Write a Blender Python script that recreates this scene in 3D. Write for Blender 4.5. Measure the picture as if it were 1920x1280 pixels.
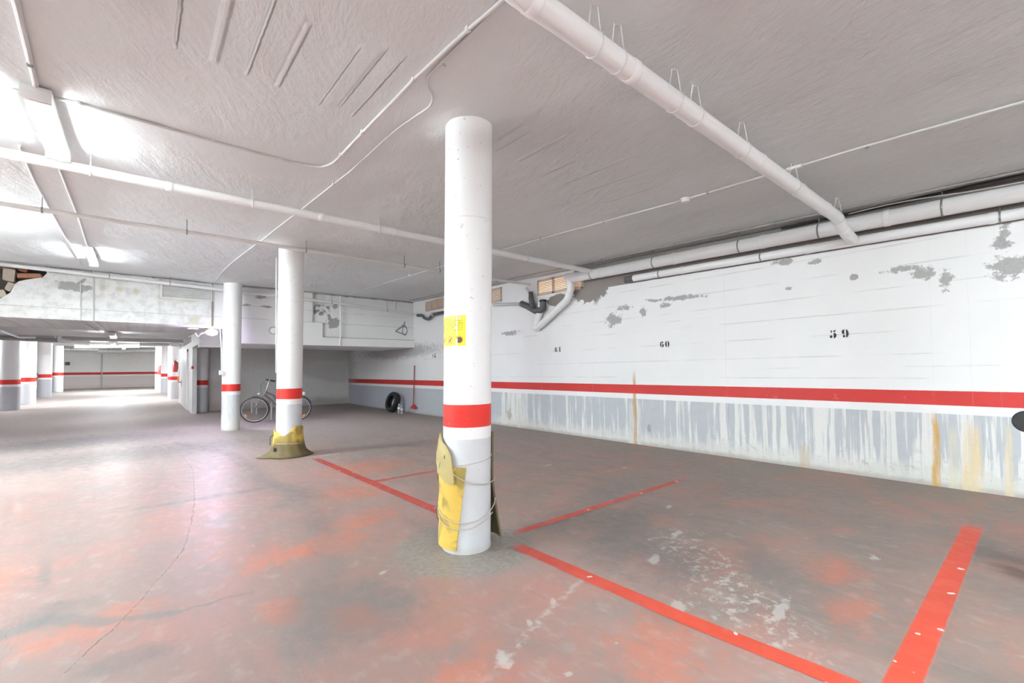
import bpy, bmesh, math, random
from math import sin, cos, pi, radians, sqrt, atan2, hypot
from mathutils import Vector, Matrix, noise as mnoise

random.seed(4)
for o in list(bpy.data.objects): bpy.data.objects.remove(o)
C = bpy.context.scene.collection
scene = bpy.context.scene

# ------------------------------------------------------------------ camera
CX, CY = 960.0, 668.0
V1, V2 = (262.0, 702.0), (1963.0, 681.0)
FPX = sqrt(-((V1[0]-CX)*(V2[0]-CX)+(V1[1]-CY)*(V2[1]-CY)))
EYE = Vector((0, 0, 1.3))
ydir = Vector((V1[0]-CX, V1[1]-CY, FPX)).normalized()
xdir = Vector((V2[0]-CX, V2[1]-CY, FPX)).normalized()
xdir = (xdir - ydir*xdir.dot(ydir)).normalized()
zdir = xdir.cross(ydir)
if zdir.y > 0: zdir = -zdir
# rows: image-right, image-down, forward expressed in the room's axes
RX = Vector((xdir.x, ydir.x, zdir.x)); RY = Vector((xdir.y, ydir.y, zdir.y)); RZ = Vector((xdir.z, ydir.z, zdir.z))
cam_d = bpy.data.cameras.new('camera'); cam = bpy.data.objects.new('camera', cam_d); C.objects.link(cam)
scene.camera = cam
cam_d.sensor_width = 36.0; cam_d.lens = FPX/1920*36.0
cam_d.shift_y = (CY-640.0)/1920.0
cam_d.clip_start = 0.05; cam_d.clip_end = 200
mm = Matrix((RX, -RY, -RZ)).transposed().to_4x4(); mm.translation = EYE
cam.matrix_world = mm

def ray(x, y): return (RX*(x-CX) + RY*(y-CY) + RZ*FPX)
def FX(x, y, X): d = ray(x, y); return EYE + d*(X/d.x)
def FY(x, y, Y): d = ray(x, y); return EYE + d*(Y/d.y)
def FZ(x, y, Z=0.0): d = ray(x, y); return EYE + d*((Z-EYE.z)/d.z)

# ------------------------------------------------------------------ world, exposure
w = bpy.data.worlds.new('world'); scene.world = w; w.use_nodes = True
w.node_tree.nodes['Background'].inputs[0].default_value = (0.75, 0.8, 0.9, 1)
w.node_tree.nodes['Background'].inputs[1].default_value = 0.3
scene.view_settings.view_transform = 'Standard'; scene.view_settings.look = 'None'
scene.view_settings.gamma = 1; scene.view_settings.use_curve_mapping = False
scene.view_settings.exposure = 2.17
LAMP_STRENGTH = 21.0        # tubes in view
FAR_STRENGTH = 185.0        # tubes under the low far ceiling
LEFT_FILL_STRENGTH = 215.0       # added fill tubes over the left aisle, unseen; also the farthest tube
REAR_FILL_STRENGTH = 60.0        # added fill tubes behind the camera, unseen

# ------------------------------------------------------------------ node helper
class N:
    """a socket of the material being built, with arithmetic"""
    nt = None
    def __init__(s, sock): s.s = sock
    @staticmethod
    def node(t, **kw):
        n = N.nt.nodes.new(t)
        for k, v in kw.items(): setattr(n, k, v)
        return n
    @staticmethod
    def put(inp, v):
        if isinstance(v, N): N.nt.links.new(v.s, inp)
        elif isinstance(v, (tuple, list)):
            v = tuple(v)
            if len(inp.default_value) == 4 and len(v) == 3: v = v+(1,)
            inp.default_value = v
        else: inp.default_value = v
    @staticmethod
    def math(op, a, b=0.0, c=0.0, clamp=False):
        n = N.node('ShaderNodeMath', operation=op, use_clamp=clamp)
        N.put(n.inputs[0], a); N.put(n.inputs[1], b); N.put(n.inputs[2], c)
        return N(n.outputs[0])
    def __add__(a, b): return N.math('ADD', a, b)
    __radd__ = __add__
    def __sub__(a, b): return N.math('SUBTRACT', a, b)
    def __rsub__(a, b): return N.math('SUBTRACT', b, a)
    def __mul__(a, b): return N.math('MULTIPLY', a, b)
    __rmul__ = __mul__
    def __truediv__(a, b): return N.math('DIVIDE', a, b)
def sst(e0, e1, x):
    n = N.node('ShaderNodeMapRange', interpolation_type='SMOOTHSTEP')
    N.put(n.inputs[0], x)
    if e0 < e1: v = (e0, e1, 0, 1)
    else: v = (e1, e0, 1, 0)
    for i in range(4): n.inputs[1+i].default_value = v[i]
    return N(n.outputs[0])
def mx(a, b): return N.math('MAXIMUM', a, b)
def mn(a, b): return N.math('MINIMUM', a, b)
def ab(a): return N.math('ABSOLUTE', a)
def band(x, a, b, s=0.002): return sst(a-s, a+s, x)*sst(b+s, b-s, x)
def world_pos():
    n = N.node('ShaderNodeNewGeometry'); sp = N.node('ShaderNodeSeparateXYZ')
    N.nt.links.new(n.outputs['Position'], sp.inputs[0]); return [N(o) for o in sp.outputs]
def obj_pos():
    n = N.node('ShaderNodeTexCoord'); sp = N.node('ShaderNodeSeparateXYZ')
    N.nt.links.new(n.outputs['Object'], sp.inputs[0]); return [N(o) for o in sp.outputs]
def vec(x, y, z=0.0):
    n = N.node('ShaderNodeCombineXYZ')
    for i, v in enumerate((x, y, z)): N.put(n.inputs[i], v)
    return N(n.outputs[0])
def noi(v, scale=1.0, detail=3.0, rough=0.5, dist=0.0):
    n = N.node('ShaderNodeTexNoise'); N.put(n.inputs['Vector'], v)
    n.inputs['Scale'].default_value = scale; n.inputs['Detail'].default_value = detail
    n.inputs['Roughness'].default_value = rough; n.inputs['Distortion'].default_value = dist
    return N(n.outputs[0])
def mix(f, a, b):
    n = N.node('ShaderNodeMix', data_type='RGBA')
    N.put(n.inputs[0], f); N.put(n.inputs[6], a); N.put(n.inputs[7], b)
    return N(n.outputs[2])
def ell(x, y, cx, cy, rx, ry, ang=0.0, n=None, amp=0.8, soft=0.15):
    ca, sa = cos(ang), sin(ang)
    u = ((x-cx)*ca+(y-cy)*sa)/rx; v = ((y-cy)*ca-(x-cx)*sa)/ry
    d = N.math('SQRT', u*u+v*v)
    if n is not None: d = d+(n-0.5)*amp
    return sst(1.0+soft, 1.0-soft, d)
def seg(x, y, x0, y0, x1, y1, wd, soft=0.4):
    dx, dy = x1-x0, y1-y0; L2 = dx*dx+dy*dy
    t = N.math('MULTIPLY', (x-x0)*dx+(y-y0)*dy, 1/L2, clamp=True)
    ex = x-x0-t*dx; ey = y-y0-t*dy
    return sst(wd*(1+soft), wd*(1-soft), N.math('SQRT', ex*ex+ey*ey))
def start(name):
    m = bpy.data.materials.new(name); m.use_nodes = True; N.nt = m.node_tree
    return m
def finish(m, col, rough=0.6, bump=None, bstr=0.3, bdist=0.01, metal=0.0, spec=0.5, emis=None, estr=0.0, normal=None):
    b = m.node_tree.nodes['Principled BSDF']
    N.put(b.inputs['Base Color'], col); N.put(b.inputs['Roughness'], rough)
    b.inputs['Metallic'].default_value = metal; b.inputs['Specular IOR Level'].default_value = spec
    if bump is not None:
        n = N.node('ShaderNodeBump'); n.inputs['Strength'].default_value = bstr; n.inputs['Distance'].default_value = bdist
        N.put(n.inputs['Height'], bump); m.node_tree.links.new(n.outputs[0], b.inputs['Normal'])
    if emis is not None:
        b.inputs['Emission Color'].default_value = tuple(emis)+(1,); b.inputs['Emission Strength'].default_value = estr
    return m
def plain(name, col, rough=0.5, var=0.12, scale=8.0, metal=0.0, spec=0.5, bump=0.0):
    m = start(name); x, y, z = obj_pos(); n = noi(vec(x, y, z), scale, 4)
    c = mix(n, tuple(max(0, v*(1-var)) for v in col), tuple(min(1, v*(1+var)) for v in col))
    return finish(m, c, rough, n if bump else None, bump, 0.01, metal, spec)

# ------------------------------------------------------------------ materials
WHITE = (0.80, 0.80, 0.79); RED = (0.66, 0.022, 0.014); GREY = (0.55, 0.575, 0.63)

def floor_colour(x, y):
    p = vec(x, y)
    big = noi(p, 0.55, 4, 0.6, 0.6); med = noi(vec(x*1.3, y*0.8), 2.4, 6, 0.62, 0.8); fine = noi(p, 26, 6, 0.7)
    fine2 = noi(vec(x*1.2+7, y*0.8), 7.5, 6, 0.65, 0.3)
    nn_ = noi(vec(x, y), 15, 7, 0.72)
    pink = (0.42, 0.262, 0.232); grey = (0.27, 0.24, 0.22); brown = (0.27, 0.23, 0.20); red = (0.46, 0.165, 0.12); pale = (0.50, 0.44, 0.41)
    c = mix(sst(0.35, 0.68, med), pink, (0.33, 0.26, 0.24))
    bay = sst(1.9, 2.9, x+(big-0.5)*1.6)
    c = mix(bay*0.85, c, mix(sst(0.4, 0.65, med), (0.31, 0.23, 0.20), (0.22, 0.19, 0.175)))
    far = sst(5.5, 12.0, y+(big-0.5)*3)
    c = mix(far*0.85, c, (0.44, 0.395, 0.37))  # paler far floor, lightened further in colour where lamp light falls short
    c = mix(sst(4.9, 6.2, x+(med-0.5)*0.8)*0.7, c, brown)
    c = mix(sst(11, 6.5, y)*sst(2.2, 1.0, x)*0.34, c, (0.12, 0.085, 0.075)); c = mix(sst(7.5, 3.5, y)*0.18, c, (0.12, 0.07, 0.055)); c = mix(bay*sst(6.0, 3.0, y)*0.22, c, (0.13, 0.095, 0.075))  # near and left floor darkened in colour to offset strong lamp light
    c = mix(sst(0.46, 0.68, noi(vec(x*0.8, y*1.2), 1.3, 7, 0.68, 0.8))*0.42*sst(8.0, 4.0, y), c, red)
    # worn orange-red blotches of old floor paint
    nn = noi(p, 7, 8, 0.74)
    for e in ((0.75, 3.5, 0.22, 0.12, 0.4), (0.62, 2.72, 0.10, 0.16, 0.2), (1.12, 3.55, 0.25, 0.2, 0.6), (1.55, 3.9, 0.3, 0.18, 0.3),
              (-0.72, 4.3, 0.12, 0.3, 0.0), (0.9, 2.4, 0.10, 0.14, 0.5), (-0.2, 3.2, 0.25, 0.14, 0.3), (1.9, 1.2, 0.3, 0.18, 0.4),
              (2.9, 0.7, 0.2, 0.1, 0.3), (3.4, 0.9, 0.2, 0.12, 0.2), (2.4, 6.0, 0.5, 0.4, 0.0), (1.8, 4.9, 0.3, 0.3, 0.0), (1.0, 1.6, 0.25, 0.14, 0.2)):
        c = mix(ell(x, y, *e, n=nn, amp=5.0, soft=0.7)*0.5, c, (0.53, 0.15, 0.08))
    c = mix(sst(0.48, 0.75, fine2)*0.32, c, pale)
    c = mix(sst(0.56, 0.72, noi(vec(x*3.5+3, y*0.9), 3.2, 6, 0.7, 0.4))*0.6, c, (0.20, 0.175, 0.165))
    c = mix(sst(0.55, 0.66, noi(vec(x*1.5, y*1.5+5), 5.5, 8, 0.75, 0.3))*0.35, c, (0.30, 0.17, 0.14))
    c = mix(ell(x, y, 2.75, 1.35, 0.7, 0.22, 0.9, n=fine2, amp=3.0, soft=0.5)*sst(0.50, 0.60, nn_)*0.7, c, (0.52, 0.49, 0.46))
    # dark damp / oil marks
    dk = (0.135, 0.135, 0.13)
    for e in ((-0.03, 2.72, 0.17, 0.09, 0.2), (-0.36, 3.52, 0.14, 0.12, 0.4), (-0.34, 3.66, 0.02, 0.03, 0), (-0.47, 4.3, 0.03, 0.28, 0.1), (-0.9, 12.2, 1.6, 0.9, 0.1), (0.9, 2.5, 0.3, 0.35, 0.4), (1.15, 4.95, 0.22, 0.10, 0.9), (1.3, 5.5, 0.10, 0.6, 0.25), (0.66, 5.7, 0.7, 0.07, 0.0),
              (3.5, 2.9, 0.9, 0.22, 0.2), (3.0, 2.2, 0.7, 0.2, 0.5), (2.7, 1.6, 0.3, 0.18, 0.2), (3.2, 1.25, 0.35, 0.12, 0.6), (4.6, 0.35, 0.3, 0.12, 0.0), (-0.35, 9.6, 1.9, 0.8, 0.1)):
        c = mix(ell(x, y, *e, n=nn, amp=3.5, soft=0.6)*0.55, c, dk)
    yj = y+(nn-0.5)*0.16; xj2 = x+(med-0.5)*0.08
    ds = mx(mx(seg(xj2, yj, -0.60, 3.36, -0.36, 3.46, 0.06, 0.5), seg(xj2, yj, -0.36, 3.46, -0.12, 3.22, 0.045, 0.6)), mx(seg(xj2, yj, -0.12, 3.22, 0.16, 3.09, 0.028, 0.7), seg(xj2, yj, 0.16, 3.09, 0.52, 3.07, 0.014, 0.9)))
    c = mix(ds*0.75, c, (0.15, 0.15, 0.148))
    c = mix(seg(x, y+(nn-0.5)*0.10, -0.42, 5.90, -0.02, 5.80, 0.028, 0.9)*0.65, c, (0.19, 0.185, 0.18))
    # curved tyre marks
    xt = x+(big-0.5)*0.06; tr = None
    for q0, q1 in (((0.54, 10.6), (1.13, 8.55)), ((1.13, 8.55), (1.19, 5.96)), ((1.19, 5.96), (1.24, 4.4)), ((1.24, 4.4), (1.02, 3.25)), ((1.02, 3.25), (0.86, 2.86)), ((0.86, 2.86), (0.60, 2.30))):
        t_ = seg(xt, y, q0[0], q0[1], q1[0], q1[1], 0.105, 0.55); tr = t_ if tr is None else mx(tr, t_)
    grv = 0.55+0.45*sst(0.4, 0.6, noi(vec(x*26, y*1.2), 1.0, 3, 0.6))
    c = mix(tr*grv*0.55*sst(0.30, 0.55, noi(p, 1.9, 4)), c, (0.165, 0.15, 0.142))
    # cement collar around the near column
    r2 = N.math('SQRT', (x-1.86)*(x-1.86)+(y-2.80)*(y-2.80))
    c = mix(sst(0.56, 0.46, r2+(nn-0.5)*0.30)*0.9, c, mix(sst(0.3, 0.7, fine), (0.175, 0.16, 0.14), (0.31, 0.285, 0.255)))
    # pale glue and filler spots
    pl = (0.50, 0.475, 0.45); nf9 = noi(p, 19, 4, 0.6)
    for e in ((1.26, 1.60, 0.045, 0.085, -0.5), (1.55, 1.75, 0.02, 0.045, -0.6), (1.79, 1.81, 0.018, 0.05, -0.7), (2.14, 1.885, 0.035, 0.03, 0.0), (1.22, 2.79, 0.05, 0.025, 0.5),
              (2.33, 7.3, 0.22, 0.07, 0.0), (3.82, 2.31, 0.07, 0.035, 0.3), (4.3, 4.4, 0.09, 0.03, 0.2), (4.9, 3.6, 0.06, 0.03, 0.2), (3.83, 0.79, 0.06, 0.035, 0.4),
              (2.25, 1.32, 0.12, 0.06, 0.5), (2.62, 0.95, 0.2, 0.04, 0.1), (1.42, 1.35, 0.03, 0.02, 0), (2.7, 1.75, 0.12, 0.04, 0.5), (3.25, 1.9, 0.12, 0.04, 0.2), (1.75, 1.35, 0.012, 0.012, 0)):
        c = mix(ell(x, y, e[0], e[1], e[2]*0.7, e[3]*0.7, e[4], n=nf9, amp=3.4, soft=0.35)*0.65, c, pl)
    c = mix(seg(x+(nf9-0.5)*0.05, y+(nn-0.5)*0.05, 1.25, 1.60, 2.15, 1.9, 0.02, 0.9)*0.5*sst(0.45, 0.6, nf9), c, pl)
    spk = noi(p, 38, 2, 0.5); c = mix(sst(0.76, 0.79, spk)*0.5, c, pl)
    # wandering crack
    pts = [(-0.25, 2.78), (-0.06, 3.16), (0.084, 3.585), (0.265, 4.14), (0.391, 5.09), (0.452, 5.73), (0.57, 7.48), (0.53, 9.1), (0.31, 10.8)]
    ck = None; jx = x+(noi(p, 9, 4)-0.5)*0.05
    for a, b in zip(pts, pts[1:]):
        s = seg(jx, y, a[0], a[1], b[0], b[1], 0.0032, 0.6); ck = s if ck is None else mx(ck, s)
    c = mix(ck*0.8*sst(0.42, 0.5, noi(p, 22, 2)), c, (0.09, 0.05, 0.045))
    c = mix((fine-0.5)*0.5+0.1, c, (0.2, 0.16, 0.14))
    h = big*0.6+med*0.25+fine2*0.12+fine*0.02-ck*0.1
    rough = 0.34+sst(0.3, 0.7, fine2)*0.18+bay*0.12+sst(8.0, 14.0, y)*0.22
    return c, rough, h
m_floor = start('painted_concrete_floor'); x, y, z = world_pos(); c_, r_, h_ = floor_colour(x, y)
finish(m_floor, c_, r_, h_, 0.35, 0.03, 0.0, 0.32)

def line_material():
    """red floor paint over the same floor, worn away in spots"""
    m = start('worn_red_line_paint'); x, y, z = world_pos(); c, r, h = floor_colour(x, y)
    n1 = noi(vec(x, y), 11, 6, 0.7); n2 = noi(vec(x, y), 45, 3, 0.6); wv = n1*0.7+n2*0.3
    def cross(pos, half, f0, f1, wear):
        return sst(wear-0.1, wear+0.02, wv)*sst(half, half-0.012, ab(y-pos)+(n2-0.5)*0.014)*sst(f0[0], f0[1], x)*sst(f1[0], f1[1], x)
    f = mx(cross(2.76, 0.045, (2.25, 2.4), (5.1, 4.6), 0.42), cross(0.42, 0.062, (2.2, 2.3), (5.25, 5.0), 0.37))
    f = mx(f, cross(5.145, 0.04, (2.1, 2.2), (3.9, 2.7), 0.48))
    lg = sst(0.30, 0.42, wv)*mx(sst(2.60, 2.50, y), sst(3.0, 3.2, y))*sst(7.3, 6.9, y)*sst(2.34, 2.26, x)
    f = mx(f, lg)
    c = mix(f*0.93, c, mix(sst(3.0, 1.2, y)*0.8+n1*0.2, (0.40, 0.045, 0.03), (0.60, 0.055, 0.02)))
    sp = sst(0.70, 0.72, noi(vec(x, y), 14, 1, 0.4))*f
    c = mix(sp, c, (0.62, 0.58, 0.56))
    c = mix(seg(x, y, 2.10, 1.3, 2.09, 2.4, 0.012, 0.8)*sst(0.4, 0.5, n1)*0.8, c, (0.6, 0.57, 0.55))
    return finish(m, c, r, h, 0.35, 0.03)
m_line = line_material()

def wall_right_mat():
    m = start('painted_board_marked_concrete'); x, y, z = world_pos(); p = vec(y, z)
    n = noi(p, 2.2, 5, 0.6); nf = noi(p, 30, 5, 0.65); nm = noi(p, 7, 5, 0.65)
    c = mix(n, (0.80, 0.80, 0.80), (0.86, 0.86, 0.86))
    # formwork joints
    npat = noi(p, 10, 8, 0.74)
    jt = None
    for i, (zz, a, b) in enumerate(((0.50, -2, 18), (1.15, 0, 9), (1.42, -2, 7), (1.68, 1.0, 18), (1.93, -2, 5.5), (2.18, 0.2, 9), (2.42, 0.4, 7), (2.66, 0.5, 5), (1.28, 0.2, 2.4), (2.05, 3.3, 12))):
        s = band(z+(nm-0.5)*0.012+(y-3)*0.002, zz-0.005, zz+0.005, 0.004)*band(y, a, b, 0.3)*sst(0.40, 0.6, noi(vec(y*1.0+i*9, z*0.2), 1.6, 4))
        jt = s if jt is None else mx(jt, s)
    vj = None
    for yy in (3.0, 8.0, 0.79, 6.9, 0.5, 0.3, -0.2, 5.5, 12.55):
        s = band(y+(nm-0.5)*0.02, yy-0.005, yy+0.005, 0.005)*(0.45 if yy > 0.9 else 0.2)*(0.4+sst(0.4, 0.6, noi(vec(y, z*0.6+yy), 2.5, 3))); vj = s if vj is None else mx(vj, s)
    joints = mx(jt, vj*0.6)
    c = mix(joints*0.5, c, (0.45, 0.44, 0.42))
    # lower band: grey paint with runs of lime
    low = sst(0.781, 0.775, z+(nf-0.5)*0.004)
    g = mix(nm, (0.44, 0.47, 0.50), (0.54, 0.57, 0.60))
    g = mix(sst(11.0, 14.0, y)*0.6, g, (0.50, 0.50, 0.60))
    st1 = noi(vec(y*10.0, z*0.32), 1.0, 6, 0.66, 0.06); st2 = noi(vec(y*27.0+4, z*0.9), 1.0, 5, 0.65, 0.05); dens = sst(3.25, 3.15, y)
    thr = st1+dens*0.055+sst(0.55, 0.0, z)*0.06-sst(8.2, 8.4, y)*0.2+sst(7.3, 7.4, y)*sst(8.6, 8.4, y)*0.1
    c2 = mix(sst(0.55, 0.60, thr), g, mix(nf, (0.70, 0.70, 0.675), (0.82, 0.82, 0.80)))
    c2 = mix(sst(0.60, 0.66, st2+dens*0.05-sst(8.2, 8.4, y)*0.3)*0.8, c2, (0.70, 0.70, 0.68))
    c2 = mix(sst(0.64, 0.70, noi(vec(y*17+11, z*0.5), 1.0, 5, 0.65, 0.05))*0.6*dens, c2, (0.33, 0.36, 0.41))
    c2 = mix(sst(0.28, 0.08, z+(nm-0.5)*0.5)*sst(10, 8, y)*0.85, c2, mix(nf, (0.60, 0.60, 0.57), (0.75, 0.75, 0.72)))
    c2 = mix(sst(0.54, 0.66, noi(p, 9, 7, 0.75))*sst(0.55, 0.15, z)*0.6, c2, (0.42, 0.40, 0.35))
    c2 = mix(sst(0.08, 0.01, z+(nm-0.5)*0.08)*0.7, c2, (0.40, 0.37, 0.33))
    c = mix(low, c, c2)
    # peeled plaster patches
    for e in ((5.00, 2.19, 0.16, 0.10, 0), (4.38, 2.27, 0.06, 0.08, 0), (3.70, 2.41, 0.34, 0.035, 0.05), (3.95, 2.32, 0.08, 0.04, 0), (4.2, 2.43, 0.1, 0.02, 0.2), (5.35, 2.66, 0.07, 0.14, 0.3), (4.75, 2.37, 0.12, 0.04, 0),
              (1.00, 2.38, 0.14, 0.035, 0), (0.84, 2.30, 0.10, 0.06, 0), (0.66, 2.20, 0.05, 0.09, 0), (0.22, 2.68, 0.035, 0.16, 0.1), (0.26, 2.50, 0.07, 0.05, 0), (0.20, 2.26, 0.14, 0.10, 0), (1.45, 2.36, 0.03, 0.03, 0),
              (2.15, 2.33, 0.04, 0.02, 0), (1.85, 2.62, 0.06, 0.03, 0), (2.2, 2.70, 0.12, 0.04, 0), (7.9, 2.15, 0.3, 0.05, 0), (8.0, 0.28, 0.08, 0.12, 0), (4.3, 0.30, 0.03, 0.06, 0)):
        c = mix(ell(y, z, *e, n=npat, amp=5.0, soft=0.22)*0.9, c, mix(nf, (0.24, 0.235, 0.23), (0.44, 0.435, 0.425)))
    # exposed concrete at the top between the pipes, and around the broken grille
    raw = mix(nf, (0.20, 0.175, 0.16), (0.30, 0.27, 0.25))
    c = mix(sst(2.665, 2.675, z-(y+0.9)*0.0231*0.9+(nm-0.5)*0.015)*sst(5.45, 5.35, y), c, raw)  # its edge below the lower pipe also paints that pipe's shadow
    c = mix(ell(y, z, 5.55, 2.98, 0.55, 0.40, 0, n=nm, amp=0.8, soft=0.05), c, raw)
    c = mix(ell(y, z, 6.35, 2.72, 0.35, 0.12, 0, n=nm, amp=0.8, soft=0.05), c, (0.25, 0.22, 0.2))
    # rust and lime runs from the vertical joints
    wob = (noi(vec(0.0, z), 3.0, 3)-0.5)*0.07
    for yy, z1, wd, col, a in ((4.58, 1.35, 0.04, (0.62, 0.36, 0.13), 0.8), (4.66, 0.8, 0.05, (0.74, 0.72, 0.68), 0.9), (4.50, 0.8, 0.04, (0.74, 0.72, 0.68), 0.9), (0.79, 0.85, 0.035, (0.66, 0.38, 0.08), 0.9), (0.52, 0.78, 0.075, (0.80, 0.66, 0.42), 0.95),
                               (0.27, 0.78, 0.03, (0.78, 0.68, 0.48), 0.8), (0.08, 0.5, 0.06, (0.76, 0.64, 0.42), 0.8), (0.66, 0.7, 0.04, (0.76, 0.72, 0.55), 0.7), (2.03, 0.35, 0.06, (0.6, 0.48, 0.33), 0.6), (8.0, 0.6, 0.03, (0.72, 0.58, 0.4), 0.7), (7.65, 0.7, 0.06, (0.74, 0.70, 0.62), 0.8)):
        s = sst(1.2, 0.5, ab(y-yy+wob)/(wd*(1.25-0.5*z/z1)))*sst(z1, z1*0.75, z+(nm-0.5)*0.15)
        c = mix(s*a*(0.45+0.55*sst(0.36, 0.56, noi(vec(y*14, z*2.2), 1.0, 5, 0.65))), c, mix(nf, tuple(v*0.8 for v in col), col))
    # red band
    rb = band(z+(nf-0.5)*0.006, 0.868, 1.022, 0.003)
    rc = mix(n, (0.50, 0.020, 0.016), (0.62, 0.040, 0.032)); rc = mix(sst(0.62, 0.72, nm)*0.4, rc, (0.66, 0.20, 0.17))
    c = mix(rb*(1.0-joints*0.35), c, rc)
    # soot under the beam
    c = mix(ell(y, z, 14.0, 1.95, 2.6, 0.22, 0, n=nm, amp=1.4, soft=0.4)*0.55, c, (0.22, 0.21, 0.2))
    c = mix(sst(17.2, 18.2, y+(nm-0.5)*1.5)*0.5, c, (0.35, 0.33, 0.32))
    return finish(m, c, 0.55, n*0.2+nf*0.3-joints*0.8, 0.25, 0.01)

def plaster_mat(name, a=(0.70, 0.70, 0.69), b=(0.80, 0.80, 0.785), dirt=0.0, red_z=None, axis='x', base=0.0, low_col=None):
    m = start(name); x, y, z = world_pos(); u = x if axis == 'x' else y; p = vec(u, z)
    n = noi(p, 1.8, 5, 0.6); nm = noi(p, 6, 5, 0.65); nf = noi(p, 28, 4, 0.6)
    c = mix(n, a, b)
    if dirt: c = mix(sst(0.5, 0.72, noi(vec(u*1.2, z*0.9), 3.5, 6, 0.7))*dirt, c, (0.45, 0.44, 0.40))
    if red_z:
        zz = z-base
        c = mix(sst(0.775, 0.768, zz), c, low_col or GREY)
        c = mix(band(zz+(nf-0.5)*0.008, 0.865, 1.02, 0.004), c, (0.52, 0.03, 0.022))
        c = mix(sst(0.30, 0.02, zz+(nm-0.5)*0.3)*0.6, c, (0.62, 0.50, 0.42))
    return finish(m, c, 0.6, n*0.4+nf*0.3, 0.25, 0.01)

def beam_mat():
    m = start('stained_whitewashed_beam'); x, y, z = world_pos(); p = vec(x, z)
    n = noi(p, 2.0, 5, 0.6); nm = noi(p, 6, 6, 0.68); nf = noi(p, 25, 5, 0.65)
    c = mix(n, (0.79, 0.79, 0.78), (0.86, 0.86, 0.855))
    left = sst(1.5, 1.2, x)
    c = mix(left*0.25, c, (0.62, 0.63, 0.60)); c = mix(sst(0.42, 0.66, nm)*left*0.6, c, (0.50, 0.51, 0.48))
    c = mix(sst(0.55, 0.75, noi(vec(x*2.2, z*1.2), 3.0, 6, 0.7))*left*0.4, c, (0.56, 0.54, 0.44))
    j = mx(band(z+(nm-0.5)*0.01, 2.645, 2.657, 0.004)*sst(0.35, 0.5, noi(vec(x, 0.0), 2.5, 3)), band(x+(nm-0.5)*0.01, 0.30, 0.345, 0.01)*sst(2.6, 2.65, z)*0.5)
    j = mx(j, band(z+(nm-0.5)*0.01, 2.958, 2.966, 0.004)*sst(1.8, 2.0, x)*sst(0.4, 0.55, noi(vec(x, 3.0), 3, 3)))
    c = mix(j*0.6, c, (0.36, 0.35, 0.30))
    wv = z+(nm-0.5)*0.02
    edge = mx(band(wv, 2.255, 2.272, 0.004)*sst(3.8, 3.84, x), mx(band(x+(nm-0.5)*0.02, 3.555, 3.578, 0.004)*sst(2.64, 2.67, z), band(x+(nm-0.5)*0.02, 3.815, 3.838, 0.004)*band(z, 2.26, 2.66, 0.005)))
    c = mix(edge*0.85, c, (0.12, 0.115, 0.11))
    for e in ((-1.10, 3.10, 0.24, 0.09, -0.1), (-0.93, 3.22, 0.08, 0.04, 0.7), (-0.80, 3.10, 0.06, 0.04, -0.5), (-1.2, 3.37, 0.2, 0.03, 0), (1.75, 3.20, 0.01, 0.01, 0),
              (2.35, 3.22, 0.16, 0.05, 0), (2.45, 2.98, 0.12, 0.03, 0), (4.15, 3.12, 0.11, 0.07, 0), (4.12, 2.66, 0.17, 0.12, 0.3), (4.02, 2.80, 0.05, 0.10, 0.2), (2.0, 2.98, 0.08, 0.03, 0.1), (3.7, 3.22, 0.04, 0.02, 0)):
        c = mix(ell(x, z, *e, n=nm, amp=3.2, soft=0.15)*0.85, c, mix(nf, (0.20, 0.20, 0.20), (0.40, 0.40, 0.39)))
    # scrawled loop near the corner
    xq = x+(nm-0.5)*0.05; r = N.math('SQRT', ((xq-6.27)*(xq-6.27))/0.0075+((z-2.56)*(z-2.56))/0.022)
    scr = mx(band(r+(nf-0.5)*0.5, 0.72, 1.08, 0.08), mx(seg(xq, z, 5.98, 2.53, 6.26, 2.74, 0.022), seg(xq, z, 5.98, 2.52, 6.30, 2.42, 0.018)))
    scr = mx(scr, seg(xq, z, 6.25, 2.70, 6.27, 2.82, 0.02))
    c = mix(scr*0.8, c, (0.13, 0.13, 0.13))
    for e in ((0.45, 3.02, 0.18, 0.06), (0.85, 3.0, 0.15, 0.05), (-0.62, 3.13, 0.05, 0.08), (-0.35, 3.12, 0.06, 0.05), (-0.08, 3.10, 0.05, 0.07), (0.95, 2.54, 0.1, 0.1)):
        c = mix(ell(x, z, e[0], e[1], e[2], e[3], 0, n=nm, amp=1.2, soft=0.6)*0.55, c, (0.50, 0.44, 0.26))
    c = mix(band(x+(nm-0.5)*0.05, 3.62, 3.92, 0.02)*sst(2.95, 3.0, z)*sst(12.66, 12.69, y)*0.6, c, (0.33, 0.28, 0.25))
    c = mix(band(z, 2.85, 3.15, 0.02)*band(x, 3.6, 4.02, 0.02)*sst(0.48, 0.52, nm)*0.8, c, (0.15, 0.15, 0.14))
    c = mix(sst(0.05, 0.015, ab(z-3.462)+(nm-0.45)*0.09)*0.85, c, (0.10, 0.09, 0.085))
    return finish(m, c, 0.65, n*0.3+nf*0.3-j*0.6, 0.35, 0.012)

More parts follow.
